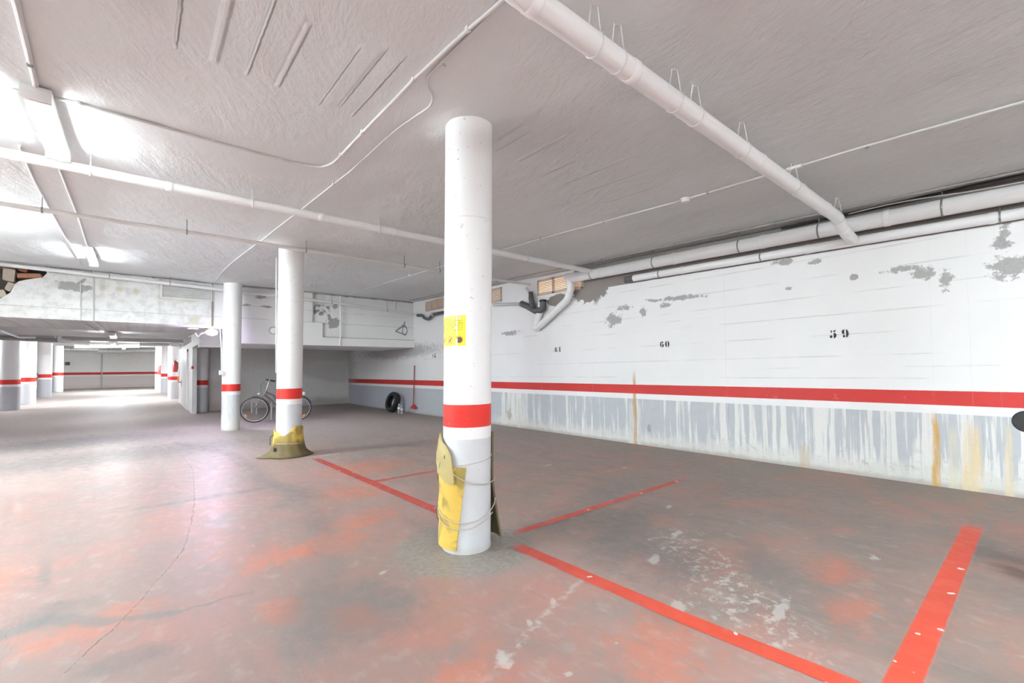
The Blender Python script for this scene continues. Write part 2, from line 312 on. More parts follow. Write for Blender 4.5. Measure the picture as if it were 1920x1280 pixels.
def ceiling_mat():
    m = start('trowelled_plaster_ceiling'); x, y, z = world_pos()
    u = x*0.94-y*0.34; v = x*0.34+y*0.94
    tro = noi(vec(u*1.0, v*0.36), 3.6, 8, 0.60, 0.8); cr = noi(vec(u*1.0, v*0.45), 12, 7, 0.68, 0.5); big = noi(vec(x, y), 0.8, 3)
    msk = sst(1.6, 3.0, x)*0.45+sst(0.42, 0.60, noi(vec(x*0.7+2, y*0.6), 0.9, 3, 0.55)+sst(2.6, 3.6, x)*sst(4.0, 2.5, y)*0.25+band(x, 0.2, 1.2, 0.3)*band(y, 5.0, 8, 0.6)*0.2)*(0.35+0.65*sst(1.0, 2.4, x))
    h = tro*(0.10+msk*0.90)+cr*(0.04+msk*0.32)+big*0.4
    rd = None; nn = noi(vec(x, y), 16, 4)
    for a, y0, y1, w in ((0.14, 2.55, 3.16, 0.008), (0.325, 2.5, 3.18, 0.02), (0.50, 2.4, 3.17, 0.010), (0.68, 2.5, 3.19, 0.014), (0.955, 2.5, 3.23, 0.008), (1.08, 2.4, 3.13, 0.006), (1.19, 2.4, 3.22, 0.008),
                         (2.215, 2.5, 2.8, 0.008), (2.33, 2.57, 2.97, 0.008), (3.0, 2.69, 3.12, 0.008), (3.65, 2.35, 3.2, 0.007), (4.06, 2.53, 3.17, 0.008), (2.6, 2.4, 3.0, 0.02), (3.3, 2.3, 3.1, 0.02)):
        s = sst(w*1.6, w*0.3, ab(x-a+(nn-0.5)*0.012))*band(y, y0, y1, 0.05); rd = s if rd is None else mx(rd, s)
    h = h+rd*0.35
    # the raised strips beside the left board marks
    for a, b in ((0.50, 0.66), (0.96, 1.07)):
        h = h+band(x, a, b, 0.02)*band(y, 2.45, 3.18, 0.04)*0.18
    c = mix(big, (0.71, 0.735, 0.74), (0.77, 0.795, 0.80))
    c = mix(rd*0.4, c, (0.82, 0.82, 0.81))
    c = mix(sst(4.7, 5.4, x)*0.3, c, (0.50, 0.47, 0.45))
    return finish(m, c, 0.8, h, 0.95, 0.055, 0.0, 0.2)

def column_mat(name, scuff=0.0, dark=0.0):
    m = start(name); x, y, z = obj_pos(); th = N.math('ARCTAN2', y, x)
    p = vec(th*0.18, z); p3 = vec(x, y, z)
    n = noi(p3, 3, 4); nf = noi(p3, 22, 4, 0.6); nm = noi(p3, 8, 5, 0.65)
    c = mix(n, (0.86, 0.865, 0.87), (0.90, 0.905, 0.91))
    g = mix(nm, (0.60, 0.62, 0.65), (0.67, 0.69, 0.715)) if not dark else mix(nm, (0.47, 0.48, 0.53), (0.55, 0.56, 0.61))
    c = mix(sst(0.812, 0.807, z+(nf-0.5)*0.003), c, g)
    c = mix(band(z+(nf-0.5)*0.003, 0.893, 1.055, 0.002), c, mix(n, (0.66, 0.020, 0.012), (0.74, 0.032, 0.020)))
    c = mix(sst(0.70, 0.73, noi(p3, 30, 2))*0.55, c, (0.45, 0.45, 0.45))
    if scuff:
        c = mix(sst(0.48, 0.60, noi(vec(th*1.0, z*1.2), 3, 5, 0.65)+sst(0.5, 0.05, z)*0.12)*sst(0.80, 0.75, z)*scuff, c, (0.70, 0.70, 0.66))
        c = mix(sst(0.60, 0.68, nm)*sst(0.78, 0.6, z)*scuff*0.6, c, (0.42, 0.43, 0.42))
    c = mix(sst(0.07, 0.0, z+(nm-0.5)*0.06)*0.6, c, (0.50, 0.48, 0.44))
    c = mix(band(z+(nf-0.5)*0.015, 2.408, 2.413, 0.002)*0.35, c, (0.4, 0.4, 0.4))
    return finish(m, c, 0.42, n*0.3+nf*0.08, 0.12, 0.01)

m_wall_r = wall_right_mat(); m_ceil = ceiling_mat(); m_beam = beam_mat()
m_plain_wall = plaster_mat('white_plaster'); m_far_wall = plaster_mat('far_banded_wall', (0.80, 0.78, 0.76), (0.86, 0.84, 0.82), 0.15, True, 'x', 0.46, (0.70, 0.62, 0.60))
m_soffit = plaster_mat('grey_soffit', (0.50, 0.495, 0.50), (0.57, 0.565, 0.57))
m_col = column_mat('column_paint'); m_col_s = column_mat('scuffed_column_paint', 1.0); m_col_d = column_mat('dull_column_paint', 0.0, 1.0)
m_white_pipe = plain('white_painted_pipe', (0.86, 0.865, 0.87), 0.4, 0.04, 5)
m_offwhite_pipe = plain('off_white_painted_pipe', (0.76, 0.755, 0.745), 0.45, 0.06, 5)
m_grey_pipe = plain('grey_painted_pipe', (0.50, 0.50, 0.49), 0.45, 0.10, 6)
m_conduit = plain('white_painted_conduit', (0.62, 0.615, 0.60), 0.5, 0.08, 10)
m_conduit_d = plain('dull_grey_conduit', (0.36, 0.355, 0.34), 0.5, 0.12, 10)
m_dark = plain('dark_grey_plastic', (0.10, 0.10, 0.105), 0.45, 0.2, 6)
m_black = plain('black_rubber', (0.018, 0.018, 0.019), 0.6, 0.3, 20)
m_strap = plain('galvanised_strap', (0.30, 0.30, 0.29), 0.4, 0.2, 20, 0.6)
m_whitestrap = plain('white_painted_wire', (0.70, 0.70, 0.69), 0.5, 0.05, 10)
m_steel = plain('brushed_steel', (0.62, 0.60, 0.60), 0.25, 0.08, 20, 0.9)
m_purple = plain('dusky_frame_paint', (0.17, 0.13, 0.15), 0.3, 0.1, 10, 0.3)
m_redplastic = plain('red_plastic', (0.48, 0.035, 0.025), 0.45, 0.15, 14)
m_redmetal = plain('red_enamel', (0.42, 0.05, 0.05), 0.35, 0.1, 10)
m_orange = plain('orange_reflector', (0.85, 0.30, 0.04), 0.3, 0.05, 10)
m_whiteplastic = plain('white_plastic', (0.80, 0.80, 0.79), 0.35, 0.02, 5)
m_terra = plain('terracotta', (0.42, 0.20, 0.12), 0.8, 0.25, 18, bump=0.4)
m_cream = plain('pale_clay', (0.52, 0.46, 0.38), 0.8, 0.2, 14, bump=0.4)
m_hollow = plain('dark_cavity_mortar', (0.10, 0.085, 0.075), 0.9, 0.3, 10)
m_broom = plain('painted_broom_handle', (0.33, 0.07, 0.06), 0.5, 0.25, 6)
m_slat = plain('louvre_slat_paint', (0.55, 0.45, 0.38), 0.5, 0.08, 10)
m_door = plain('white_door_paint', (0.79, 0.79, 0.785), 0.45, 0.02, 3)
m_ink = plain('black_stencil_paint', (0.035, 0.035, 0.037), 0.7, 0.3, 30)
m_bottle = start('clear_plastic'); finish(m_bottle, (0.75, 0.78, 0.82), 0.15); m_bottle.node_tree.nodes['Principled BSDF'].inputs['Transmission Weight'].default_value = 0.6

def rough_wall_mat():
    m = start('rough_grey_render'); x, y, z = world_pos(); p = vec(x, z)
    n = noi(p, 1.2, 4, 0.6); nf = noi(p, 14, 6, 0.75)
    c = mix(n, (0.66, 0.645, 0.63), (0.74, 0.725, 0.71)); c = mix((nf-0.5)*1.6, c, (0.46, 0.45, 0.44))
    c = mix(sst(0.45, 0.1, z+(n-0.5)*0.5)*0.6, c, (0.30, 0.25, 0.22))
    c = mix(sst(1.6, 0.9, z+(n-0.5)*0.8)*sst(3.4, 2.4, x)*0.5, c, (0.40, 0.32, 0.28))
    return finish(m, c, 0.85, nf, 0.6, 0.02)
m_rough = rough_wall_mat()

def foam_mat(name, hmax, dirty):
    m = start(name); x, y, z = obj_pos(); p = vec(x, y, z)
    n = noi(p, 5, 5, 0.6, 0.5); nf = noi(p, 45, 4, 0.65)
    c = mix(n, (0.62, 0.43, 0.09), (0.70, 0.46, 0.07))
    c = mix(sst(0.47, 0.60, noi(p, 4.2, 4, 0.55, 0.3))*0.8, c, (0.25, 0.20, 0.06))
    if dirty: c = mix(sst(0.30, 0.14, z+(n-0.5)*0.18), c, mix(n, (0.10, 0.075, 0.03), (0.17, 0.125, 0.05)))
    c = mix(sst(0.66, 0.7, nf)*0.4, c, (0.12, 0.1, 0.05))
    return finish(m, c, 0.75, n*0.6+nf*0.2, 0.35, 0.02)
m_foam1 = foam_mat('yellow_foam', 0.6, False); m_foam2 = foam_mat('dirty_yellow_foam', 0.4, True)
m_foam_back = plain('brown_foam', (0.13, 0.10, 0.05), 0.8, 0.3, 10)
m_foam_flap = plain('olive_foam', (0.42, 0.345, 0.15), 0.75, 0.18, 9)
def glow(name, col, s):
    m = start(name); return finish(m, col, 0.5, emis=col, estr=s)
m_tube = glow('lit_fluorescent_tube', (0.90, 0.965, 1.0), LAMP_STRENGTH)
m_tube_far = glow('lit_far_tube', (0.92, 0.96, 1.0), FAR_STRENGTH)
m_tube_rear_fill = glow('lit_rear_fill_tube', (0.865, 0.97, 1.0), REAR_FILL_STRENGTH)
m_tube_fill_farthest = glow('lit_fill_and_farthest_tube', (0.865, 0.97, 1.0), LEFT_FILL_STRENGTH)
m_tube_side_fill = glow('lit_side_fill_tube', (0.92, 0.97, 1.0), 85.0)
m_tube_mid = glow('lit_beam_tube', (0.92, 0.96, 1.0), 24.0)
m_bulk = glow('lit_bulkhead_glass', (0.80, 0.70, 1.0), 120.0)
m_daylight = glow('daylight_through_grille', (1.0, 0.82, 0.62), 0.33)
m_daylight_dim = glow('dim_daylight_through_grille', (0.9, 0.76, 0.64), 0.10)

# ------------------------------------------------------------------ mesh helpers
def tag(o, label=None, cat=None, group=None, kind=None):
    if label: o['label'] = label
    if cat: o['category'] = cat
    if group: o['group'] = group
    if kind: o['kind'] = kind
    return o
def obj(name, bm, mat, parent=None, smooth=True):
    me = bpy.data.meshes.new(name); bm.to_mesh(me); bm.free()
    if mat: me.materials.append(mat)
    if smooth: me.shade_smooth()
    if smooth:
        try: me.set_sharp_from_angle(angle=radians(35))
        except Exception: pass
    o = bpy.data.objects.new(name, me); C.objects.link(o)
    if parent:
        o.parent = parent; o.matrix_parent_inverse = Matrix.Translation(-parent.location) if not parent.rotation_euler.z else (Matrix.Translation(parent.location) @ parent.rotation_euler.to_matrix().to_4x4()).inverted()
    return o
def empty(name, loc, label, cat, group=None, rz=0.0):
    o = bpy.data.objects.new(name, None); C.objects.link(o); o.location = loc; o.rotation_euler = (0, 0, rz); o.empty_display_size = 0.1
    return tag(o, label, cat, group)
def B(): return bmesh.new()
def box(bm, a, b, bev=0.0, mat=None):
    a = Vector(a); b = Vector(b); c = (a+b)/2; s = b-a
    M = Matrix.Translation(c) @ Matrix.Diagonal((abs(s.x), abs(s.y), abs(s.z), 1))
    if mat: M = mat @ M
    r = bmesh.ops.create_cube(bm, size=1, matrix=M)
    if bev:
        es = list({e for v in r['verts'] for e in v.link_edges})
        bmesh.ops.bevel(bm, geom=es, offset=bev, segments=2, affect='EDGES', profile=0.6)
    return bm
def smooth_path(pts, rad, n=6):
    """fillet the inner corners of a polyline"""
    pts = [Vector(p) for p in pts]; out = [pts[0]]
    for i in range(1, len(pts)-1):
        p, a, b = pts[i], pts[i-1], pts[i+1]
        r = min(rad, (a-p).length*0.45, (b-p).length*0.45)
        s = p+(a-p).normalized()*r; e = p+(b-p).normalized()*r
        for k in range(n+1):
            t = k/n; out.append(s*(1-t)**2+p*2*t*(1-t)+e*t*t)
    out.append(pts[-1]); return out
def tube(bm, pts, r, seg=12, caps=True, radii=None):
    pts = [Vector(p) for p in pts]; rings = []; prev = None
    for i, p in enumerate(pts):
        t = (pts[min(i+1, len(pts)-1)]-pts[max(i-1, 0)]).normalized()
        if prev is None:
            up = Vector((0, 0, 1)) if abs(t.z) < 0.9 else Vector((1, 0, 0)); nrm = (up-t*up.dot(t)).normalized()
        else: nrm = (prev-t*prev.dot(t)).normalized()
        prev = nrm; bi = t.cross(nrm); rr = radii[i] if radii else r
        rings.append([bm.verts.new(p+(nrm*cos(2*pi*k/seg)+bi*sin(2*pi*k/seg))*rr) for k in range(seg)])
    for a, b in zip(rings, rings[1:]):
        for k in range(seg): bm.faces.new((a[k], a[(k+1) % seg], b[(k+1) % seg], b[k]))
    if caps: bm.faces.new(rings[0][::-1]); bm.faces.new(rings[-1])
    return bm
def lathe(bm, prof, seg=32, M=None, close=False):
    """prof: (radius, height) pairs around local Z"""
    M = M or Matrix(); rings = []
    for r, h in prof: rings.append([bm.verts.new(M @ Vector((r*cos(2*pi*k/seg), r*sin(2*pi*k/seg), h))) for k in range(seg)])
    pr = list(zip(rings, rings[1:]));
    if close: pr.append((rings[-1], rings[0]))
    for a, b in pr:
        for k in range(seg):
            try: bm.faces.new((a[k], a[(k+1) % seg], b[(k+1) % seg], b[k]))
            except ValueError: pass
    if not close:
        if prof[0][0] > 1e-4: bm.faces.new(rings[0][::-1])
        if prof[-1][0] > 1e-4: bm.faces.new(rings[-1])
    return bm
def torus(bm, R, r, M, seg=40, rs=10, sx=1.0):
    prof = [(R+r*cos(2*pi*k/rs), r*sx*sin(2*pi*k/rs)) for k in range(rs)]
    return lathe(bm, prof, seg, M, True)
def axis_m(p, d):
    """matrix taking local Z to direction d at point p"""
    d = Vector(d).normalized(); return Matrix.Translation(Vector(p)) @ d.to_track_quat('Z', 'Y').to_matrix().to_4x4()
def poly_extrude(bm, pts, off):
    vs = [bm.verts.new(Vector(p)) for p in pts]; f = bm.faces.new(vs)
    r = bmesh.ops.extrude_face_region(bm, geom=[f]); nv = [g for g in r['geom'] if isinstance(g, bmesh.types.BMVert)]
    bmesh.ops.translate(bm, verts=nv, vec=Vector(off))
    bmesh.ops.recalc_face_normals(bm, faces=bm.faces)
    return bm
def structure(name, bm, mat, smooth=False): return tag(obj(name, bm, mat, None, smooth), kind='structure')

# ------------------------------------------------------------------ the room
WX = 6.57; YB = 12.6
def elev(y): return max(0.0, 0.0222*(y-17.0))
def ceil_z(x, y):
    z = 3.10+0.0285*y
    return z-haunch(x, y)
def haunch(x, y):
    return 0.10*math.exp(-((x-c2x)**2+(y-c2y)**2)/0.07)+0.05*math.exp(-((x-1.86)**2+(y-2.79)**2)/0.08)+0.07*math.exp(-((x-1.55)**2+(y-11.95)**2)/0.3)
c2x, c2y = 1.74, 7.42
def grid(name, xs, ys, zf, mat, flip=False):
    bm = B(); vs = [[bm.verts.new((x, y, zf(x, y))) for x in xs] for y in ys]
    for j in range(len(ys)-1):
        for i in range(len(xs)-1):
            q = (vs[j][i], vs[j][i+1], vs[j+1][i+1], vs[j+1][i]); bm.faces.new(q[::-1] if flip else q)
    return structure(name, bm, mat, True)
def lin(a, b, n): return [a+(b-a)*i/n for i in range(n+1)]
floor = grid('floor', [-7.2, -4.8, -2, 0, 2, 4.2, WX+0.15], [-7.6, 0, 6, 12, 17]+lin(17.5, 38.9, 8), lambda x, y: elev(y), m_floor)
def cz(x, y):
    n = mnoise.noise(Vector((x*0.8, y*0.7, 3.0)))*0.012+mnoise.noise(Vector((x*2.2, y*1.2, 9.0)))*0.005
    return ceil_z(x, y)+n
grid('ceiling', lin(-4.9, WX+0.1, 90), lin(-7.6, YB+0.3, 150), cz, m_ceil, True)
# solid right wall, rear and left walls
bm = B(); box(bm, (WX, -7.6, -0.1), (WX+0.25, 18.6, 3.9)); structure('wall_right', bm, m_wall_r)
bm = B(); box(bm, (-4.95, -7.8, -0.1), (WX+0.2, -7.6, 3.5)); structure('wall_rear', bm, m_plain_wall)
bm = B(); box(bm, (-5.1, -7.7, -0.1), (-4.8, YB+0.1, 3.7)); structure('wall_left', bm, plaster_mat('left_wall_plaster', red_z=True, axis='y'))
bm = B(); box(bm, (-7.3, YB+0.1, -0.1), (-7.1, 39.0, 3.3)); structure('wall_left_far', bm, plaster_mat('far_left_wall_plaster', red_z=True, axis='y', base=0.2))
bm = B(); box(bm, (-7.3, 38.55, 0.2), (3.2, 38.8, 3.4)); structure('wall_far', bm, m_far_wall)
bm = B(); box(bm, (1.30, 18.35, -0.05), (WX+0.1, 18.6, 2.5)); structure('wall_back', bm, m_rough)
# partition with the door, running away from the third bay
bm = B(); box(bm, (1.30, 17.62, -0.05), (1.42, 23.9, 2.36)); structure('wall_partition', bm, m_plain_wall)
bm = B(); box(bm, (2.1, 23.9, 0), (2.3, 38.6, 3.2)); structure('wall_right_far', bm, plaster_mat('far_right_wall_plaster', red_z=True, axis='y', base=0.35))
bm = B(); box(bm, (1.42, 23.9, 0), (2.3, 24.05, 3.0)); structure('wall_right_return', bm, m_plain_wall)
# deep beam across the garage (front face at YB) with a broken-out hole at the left
hole = [(-2.047, 3.36), (-1.452, 3.40), (-1.428, 3.324), (-1.486, 3.232), (-1.60, 3.20), (-1.699, 3.164), (-1.80, 3.12), (-1.851, 3.064), (-1.88, 2.98), (-1.904, 2.894), (-1.96, 2.84), (-2.037, 2.759), (-2.25, 2.74), (-2.5, 2.86), (-2.62, 3.1), (-2.55, 3.36)]
bm = B()
outer = [(-4.9, 2.42), (1.80, 2.42), (1.80, 2.03), (3.82, 2.03), (3.82, 2.66), (3.56, 2.66), (3.56, 3.56), (-1.46, 3.56)]
outer += [(-1.452, 3.40)]+hole[2:]+[(-2.55, 3.56), (-4.9, 3.56)]
poly_extrude(bm, [(a, YB, b) for a, b in outer], (0, 0.3, 0))
box(bm, (3.82, YB, 2.03), (WX, YB+0.3, 2.262))
box(bm, (3.50, YB+0.07, 2.2), (WX, YB+0.3, 3.6))
box(bm, (-4.9, YB+0.3, 2.42), (WX, YB+2.6, 2.8)); box(bm, (1.80, YB+0.3, 2.03), (WX, YB+2.6, 2.45)); box(bm, (1.24, YB+2.2, 2.035), (1.82, YB+2.6, 2.45))
bmesh.ops.triangulate(bm, faces=[f for f in bm.faces if len(f.verts) > 4])
structure('trim_1', bm, m_beam)
bm = B(); box(bm, (-3.0, YB+0.32, 2.6), (-1.2, YB+0.34, 3.6)); structure('trim_2', bm, m_hollow)
# ceilings beyond the beam
grid('ceiling_far', [-7.2, -3, 0, 1.25, 2.4], lin(15.15, 38.9, 10), lambda x, y: 2.50+0.0222*max(0, y-15.2), m_soffit, True)
bm = B(); box(bm, (1.25, 15.2, 2.5), (WX, 18.6, 2.6)); structure('ceiling_recess', bm, m_soffit)
bm = B(); box(bm, (1.24, 15.2, 2.12), (1.46, 17.3, 2.5)); structure('trim_3', bm, m_plain_wall)
bm = B(); box(bm, (-7.1, 21.6, 2.52), (1.3, 21.9, 2.7)); structure('trim_4', bm, m_soffit)
# door in the partition
d = B(); box(d, (1.262, 19.3, 0.055), (1.30, 22.9, 2.08), 0.004); door = structure('door_1', d, m_door)
for a, b in (((1.25, 19.2, 0.05), (1.31, 19.3, 2.16)), ((1.25, 22.9, 0.05), (1.31, 23.0, 2.16)), ((1.25, 19.2, 2.08), (1.31, 23.0, 2.17))):
    d = B(); box(d, a, b, 0.004); obj('door_frame', d, m_whiteplastic, door, False)
d = B(); tube(d, smooth_path([(1.262, 21.9, 0.98), (1.19, 21.9, 0.98), (1.19, 21.6, 0.98)], 0.03), 0.018, 8); box(d, (1.255, 21.82, 0.8), (1.264, 21.98, 1.06)); obj('door_handle', d, m_dark, door)

# ------------------------------------------------------------------ columns
KX, KY = 0.0074, -0.0163          # the columns lean very slightly
def column(px, py, r, top, mat, label, zb=0.0, tilt=True):
    f = FZ(px, py, zb); dr = Vector((f.x, f.y, 0)).normalized(); c = f+dr*r; c.z = zb
    bm = B(); prof = [(r*1.02, -0.03), (r*1.012, 0.02), (r, 0.05)]+[(r*(1+0.004*sin(k*2.1)), 0.05+(top-zb-0.05)*k/14) for k in range(1, 15)]
    lathe(bm, prof, 48)
    for v in bm.verts:
        if tilt and v.co.z > 0: v.co.x += KX*v.co.z; v.co.y += KY*v.co.z
    o = obj('round_column', bm, mat); o.location = c
    tag(o, label, 'column'); return c
c1 = column(875, 1040, 0.178, 3.22, m_col, 'nearest white round column with red band, foam sheet tied on and yellow notice')
c2 = column(541, 857.5, 0.183, 3.25, m_col, 'white round column with red band whose foot is wrapped in dirty yellow foam')
c3 = column(432, 807.5, 0.185, 3.42, m_col_s, 'white round column with red band and scuffed peeling grey base beside the bicycle')
cP = column(375.5, 772.5, 0.205, 2.14, m_col, 'round column with red band and lilac-grey base at the corner of the white door partition', 0.03)
for px, py, r, zb, lab in ((16, 770, 0.27, 0.125, 'leftmost round column cut by the left edge of the frame, with red band'),
                           (51, 759, 0.235, 0.18, 'round column with pale blue-grey base, second from the left edge'),
                           (83.5, 744, 0.24, 0.315, 'far round column with dark lilac base beside the white scooter, third from the left edge'),
                           (107, 734.5, 0.24, 0.41, 'far round column standing just left of the far banded wall, fourth from the left edge')):
    column(px, py, r, 2.50+0.0222*max(0, (FZ(px, py, zb).y-15.2))+0.02, m_col if 'pale' in lab or 'fourth' in lab else m_col_d, lab, zb, False)
column(324.5, 749.5, 0.20, 2.72, m_col, 'narrow white column with red band carrying the larger fire extinguisher', 0.145, False)
column(311, 737.5, 0.22, 2.86, m_col, 'far white column with red band and dark mark near its foot, between the two extinguishers', 0.28, False)
column(298, 729, 0.20, 3.0, m_col, 'farthest right-hand white column carrying the small fire extinguisher', 0.42, False)

# ------------------------------------------------------------------ lamps
def ceiling_lamp(x, y0, y1, z, label, wd=0.15, group=None, mat=None):
    t = empty('fluorescent_lamp', (x, (y0+y1)/2, z+0.09), label, 'lamp', group)
    b = B(); box(b, (x-wd/2, y0, z+0.05), (x+wd/2, y1, z+0.095), 0.008); obj('housing', b, m_whiteplastic, t)
    b = B()
    for s in (-1, 1): tube(b, [(x+s*wd*0.22, y0+0.02, z+0.025), (x+s*wd*0.22, y1-0.02, z+0.025)], 0.017, 10)
    obj('tube', b, mat or m_tube, t)
    for e in (y0, y1-0.04):
        b = B(); box(b, (x-wd/2, e, z), (x+wd/2, e+0.04, z+0.06), 0.006); obj('end_cap', b, m_whiteplastic, t)
    for yy in (y0+0.2, y1-0.2):
        zt = ceil_z(x, yy)-0.015 if yy < 12 else z+0.11
        b = B(); tube(b, [(x, yy, z+0.09), (x, yy, zt)], 0.01, 8); obj('bracket', b, m_strap, t)
ceiling_lamp(-0.545, 4.20, 5.29, 3.11, 'bright twin tube lamp at upper left, nearest the camera', group=None)
ceiling_lamp(-0.66, 9.85, 11.1, 3.28, 'short lit tube lamp on the ceiling just in front of the stained beam', 0.12, None)
ceiling_lamp(-0.62, 16.9, 18.1, 2.40, 'lit round-ended lamp under the low ceiling just beyond the beam', 0.15, None, m_tube_mid)
ceiling_lamp(-0.9, 25.0, 26.3, 2.58, 'lit tube lamp deep in the low far part, before the far wall', 0.15, None, m_tube_far)
ceiling_lamp(-0.7, 32.0, 33.3, 2.75, 'farthest lit tube lamp near the banded far wall', 0.15, None, m_tube_fill_farthest)
ceiling_lamp(-3.3, 3.95, 5.2, 3.06, 'unseen fill tube lamp added over the left aisle outside the left edge of the frame', 0.15, None, m_tube_fill_farthest)  # added out of frame as fill for the left and middle
ceiling_lamp(-2.4, 7.6, 8.85, 3.16, 'unseen fill tube lamp added over the left aisle in front of the beam, out of frame', 0.15, None, m_tube_fill_farthest)  # added out of frame to brighten the beam and columns
ceiling_lamp(-5.2, 22.8, 24.05, 2.55, 'unseen fill tube lamp added behind the left row of far columns', 0.15, None, m_tube_side_fill)  # added out of frame to brighten the far left
for x_, y_, lb in ((-0.55, -2.9, 'unseen fill tube lamp nearest behind the camera, in line with the bright one'), (1.0, -2.5, 'unseen fill tube lamp behind the camera, second from the left of its row'),
                   (2.6, -2.6, 'unseen fill tube lamp behind the camera over the bays'), (-2.9, -2.6, 'unseen fill tube lamp behind the camera near the left wall'),
                   (0.3, -5.4, 'unseen fill tube lamp in the rear row toward the left'), (2.8, -5.2, 'unseen fill tube lamp in the rear row toward the right wall')):
    ceiling_lamp(x_, y_, y_+1.25, 2.86, lb, 0.15, None, m_tube_rear_fill)  # all added behind the camera as unseen fill

# bulkhead lamp on the beam beside the third column
p = FY(397, 623, 13.0); t = empty('bulkhead_lamp', p, 'oval white bulkhead lamp glowing on the beam end left of the scuffed column', 'lamp')
b = B(); lathe(b, [(0.125, 0.0), (0.13, 0.02), (0.12, 0.04)], 28, Matrix.Translation(p+Vector((0, 0.03, 0))) @ Matrix.Rotation(pi/2, 4, 'X') @ Matrix.Diagonal((1, 0.62, 1, 1))); obj('base', b, m_whiteplastic, t)
b = B(); lathe(b, [(0.11, 0.0), (0.108, 0.04), (0.085, 0.075), (0.04, 0.095), (0.001, 0.1)], 28, Matrix.Translation(p) @ Matrix.Rotation(pi/2, 4, 'X') @ Matrix.Diagonal((1, 0.62, 1, 1))); obj('glass', b, m_bulk, t)
b = B(); box(b, p+Vector((-0.03, 0.02, 0.05)), (p.x+0.03, p.y+0.05, 2.43)); obj('bracket', b, m_whiteplastic, t)
p = FY(514, 619, 12.5); t = empty('wall_light', p, 'small unlit oval light on the beam left edge of the foam-wrapped column', 'lamp')
b = B(); lathe(b, [(0.085, 0), (0.09, 0.02), (0.07, 0.06), (0.001, 0.08)], 24, Matrix.Translation(p+Vector((0, 0.08, 0))) @ Matrix.Rotation(pi/2, 4, 'X')); obj('glass', b, m_whiteplastic, t)
b = B(); torus(b, 0.09, 0.01, Matrix.Translation(p+Vector((0, 0.075, 0))) @ Matrix.Rotation(pi/2, 4, 'X'), 24, 6); obj('rim', b, m_strap, t)

# ------------------------------------------------------------------ pipes
def pipe(name, pts, r, mat, label, rings=(), hangers=(), bend=0.1, seg=18, cat='pipe', hmat=None, ring_w=0.05, top=None, group=None, wire=False):
    """rings: distances along the path with a wider coupling; hangers: distances with a strap going up to the ceiling"""
    path = smooth_path(pts, bend); t = empty(name, path[0], label, cat, group)
    b = B(); tube(b, path, r, seg); obj('tube', b, mat, t)
    L = [0.0]
    for a, c in zip(path, path[1:]): L.append(L[-1]+(c-a).length)
    def at(s):
        for i in range(len(L)-1):
            if L[i+1] >= s: f = (s-L[i])/max(1e-6, L[i+1]-L[i]); return path[i].lerp(path[i+1], f), (path[i+1]-path[i]).normalized()
        return path[-1], (path[-1]-path[-2]).normalized()
    for s in rings:
        q, d = at(s); b = B(); lathe(b, [(r, -ring_w*0.6), (r*1.04+0.001, -ring_w*0.5), (r*1.055+0.0015, ring_w*0.4), (r*1.03+0.001, ring_w*0.5), (r, ring_w*0.6)], seg+6, axis_m(q, d)); obj('coupling', b, mat, t)
    for s in hangers:
        q, d = at(s); b = B(); torus(b, r+0.002, 0.0035 if wire else 0.005, axis_m(q, d), 28, 6, 1.8 if not wire else 1.0)
        zt = top(q) if top else ceil_z(q.x, q.y)
        side = Vector((-d.y, d.x, 0)).normalized()
        if wire:
            tube(b, [q+side*0.7*r+Vector((0, 0, 0.7*r)), Vector((q.x-0.02, q.y, zt+0.01))], 0.0032, 6)
            tube(b, [q-side*0.7*r+Vector((0, 0, 0.7*r)), Vector((q.x+0.02, q.y-0.01, zt+0.01))], 0.0032, 6); lathe(b, [(0.012, 0), (0.012, -0.006)], 8, Matrix.Translation((q.x, q.y, zt)))
        else: tube(b, [q+Vector((0, 0, r)), Vector((q.x, q.y, zt+0.01))], 0.005, 6)
        obj('hanger', b, hmat or m_strap, t)
    return t
# fat drain pipe from the ceiling middle to the right wall
YD = 1.42; dx0 = 1.27
def on_drain(*pix): return [FY(px, py, YD).x-dx0+0.22 for px, py in pix]
pipe('drain_pipe', [(dx0-0.08, YD, 3.135), (dx0-0.075, YD, 2.945), (dx0, YD, 2.943), (5.84, YD, 2.925), (6.06, YD, 2.825), (6.43, YD, 2.785)], 0.059, m_white_pipe, 'fat white drain pipe running diagonally overhead to an elbow at the right wall',
     rings=on_drain((1008, 10), (1190, 128), (1425, 302), (1500, 357), (1548, 390))+[5.06, 5.20], hangers=on_drain((1122, 90), (1165, 118), (1270, 182), (1308, 212), (1395, 280), (1490, 352), (1572, 402)), bend=0.16, seg=24, hmat=m_whitestrap, wire=True)
pipe('wall_drain_pipe', [FX(1062, 521, 6.42), (6.42, 5.5, 3.055), (6.42, -0.9, 2.90)], 0.088, m_white_pipe, 'thickest white pipe running along the top of the right wall', rings=(0.85, 2.3, 3.6, 4.9), hangers=(0.65, 1.95, 3.3, 4.25, 5.35), seg=24, hmat=m_strap)
pipe('lower_wall_pipe', [(6.49, 4.50, 2.845), (6.49, -0.9, 2.72)], 0.055, m_white_pipe, 'thinner white pipe just under the thick pipe along the right wall', rings=(0.9, 2.6, 4.2), hangers=(0.5, 2.05, 4.25), seg=20, hmat=m_strap, top=lambda q: 2.93)
b = B(); tube(b, [(6.49, 4.66, 2.848), (6.49, 4.49, 2.845)], 0.058, 20); tag(obj('pipe_end_sleeve', b, m_dark), 'dark rubber sleeve on the open end of the thinner wall pipe', 'pipe sleeve')
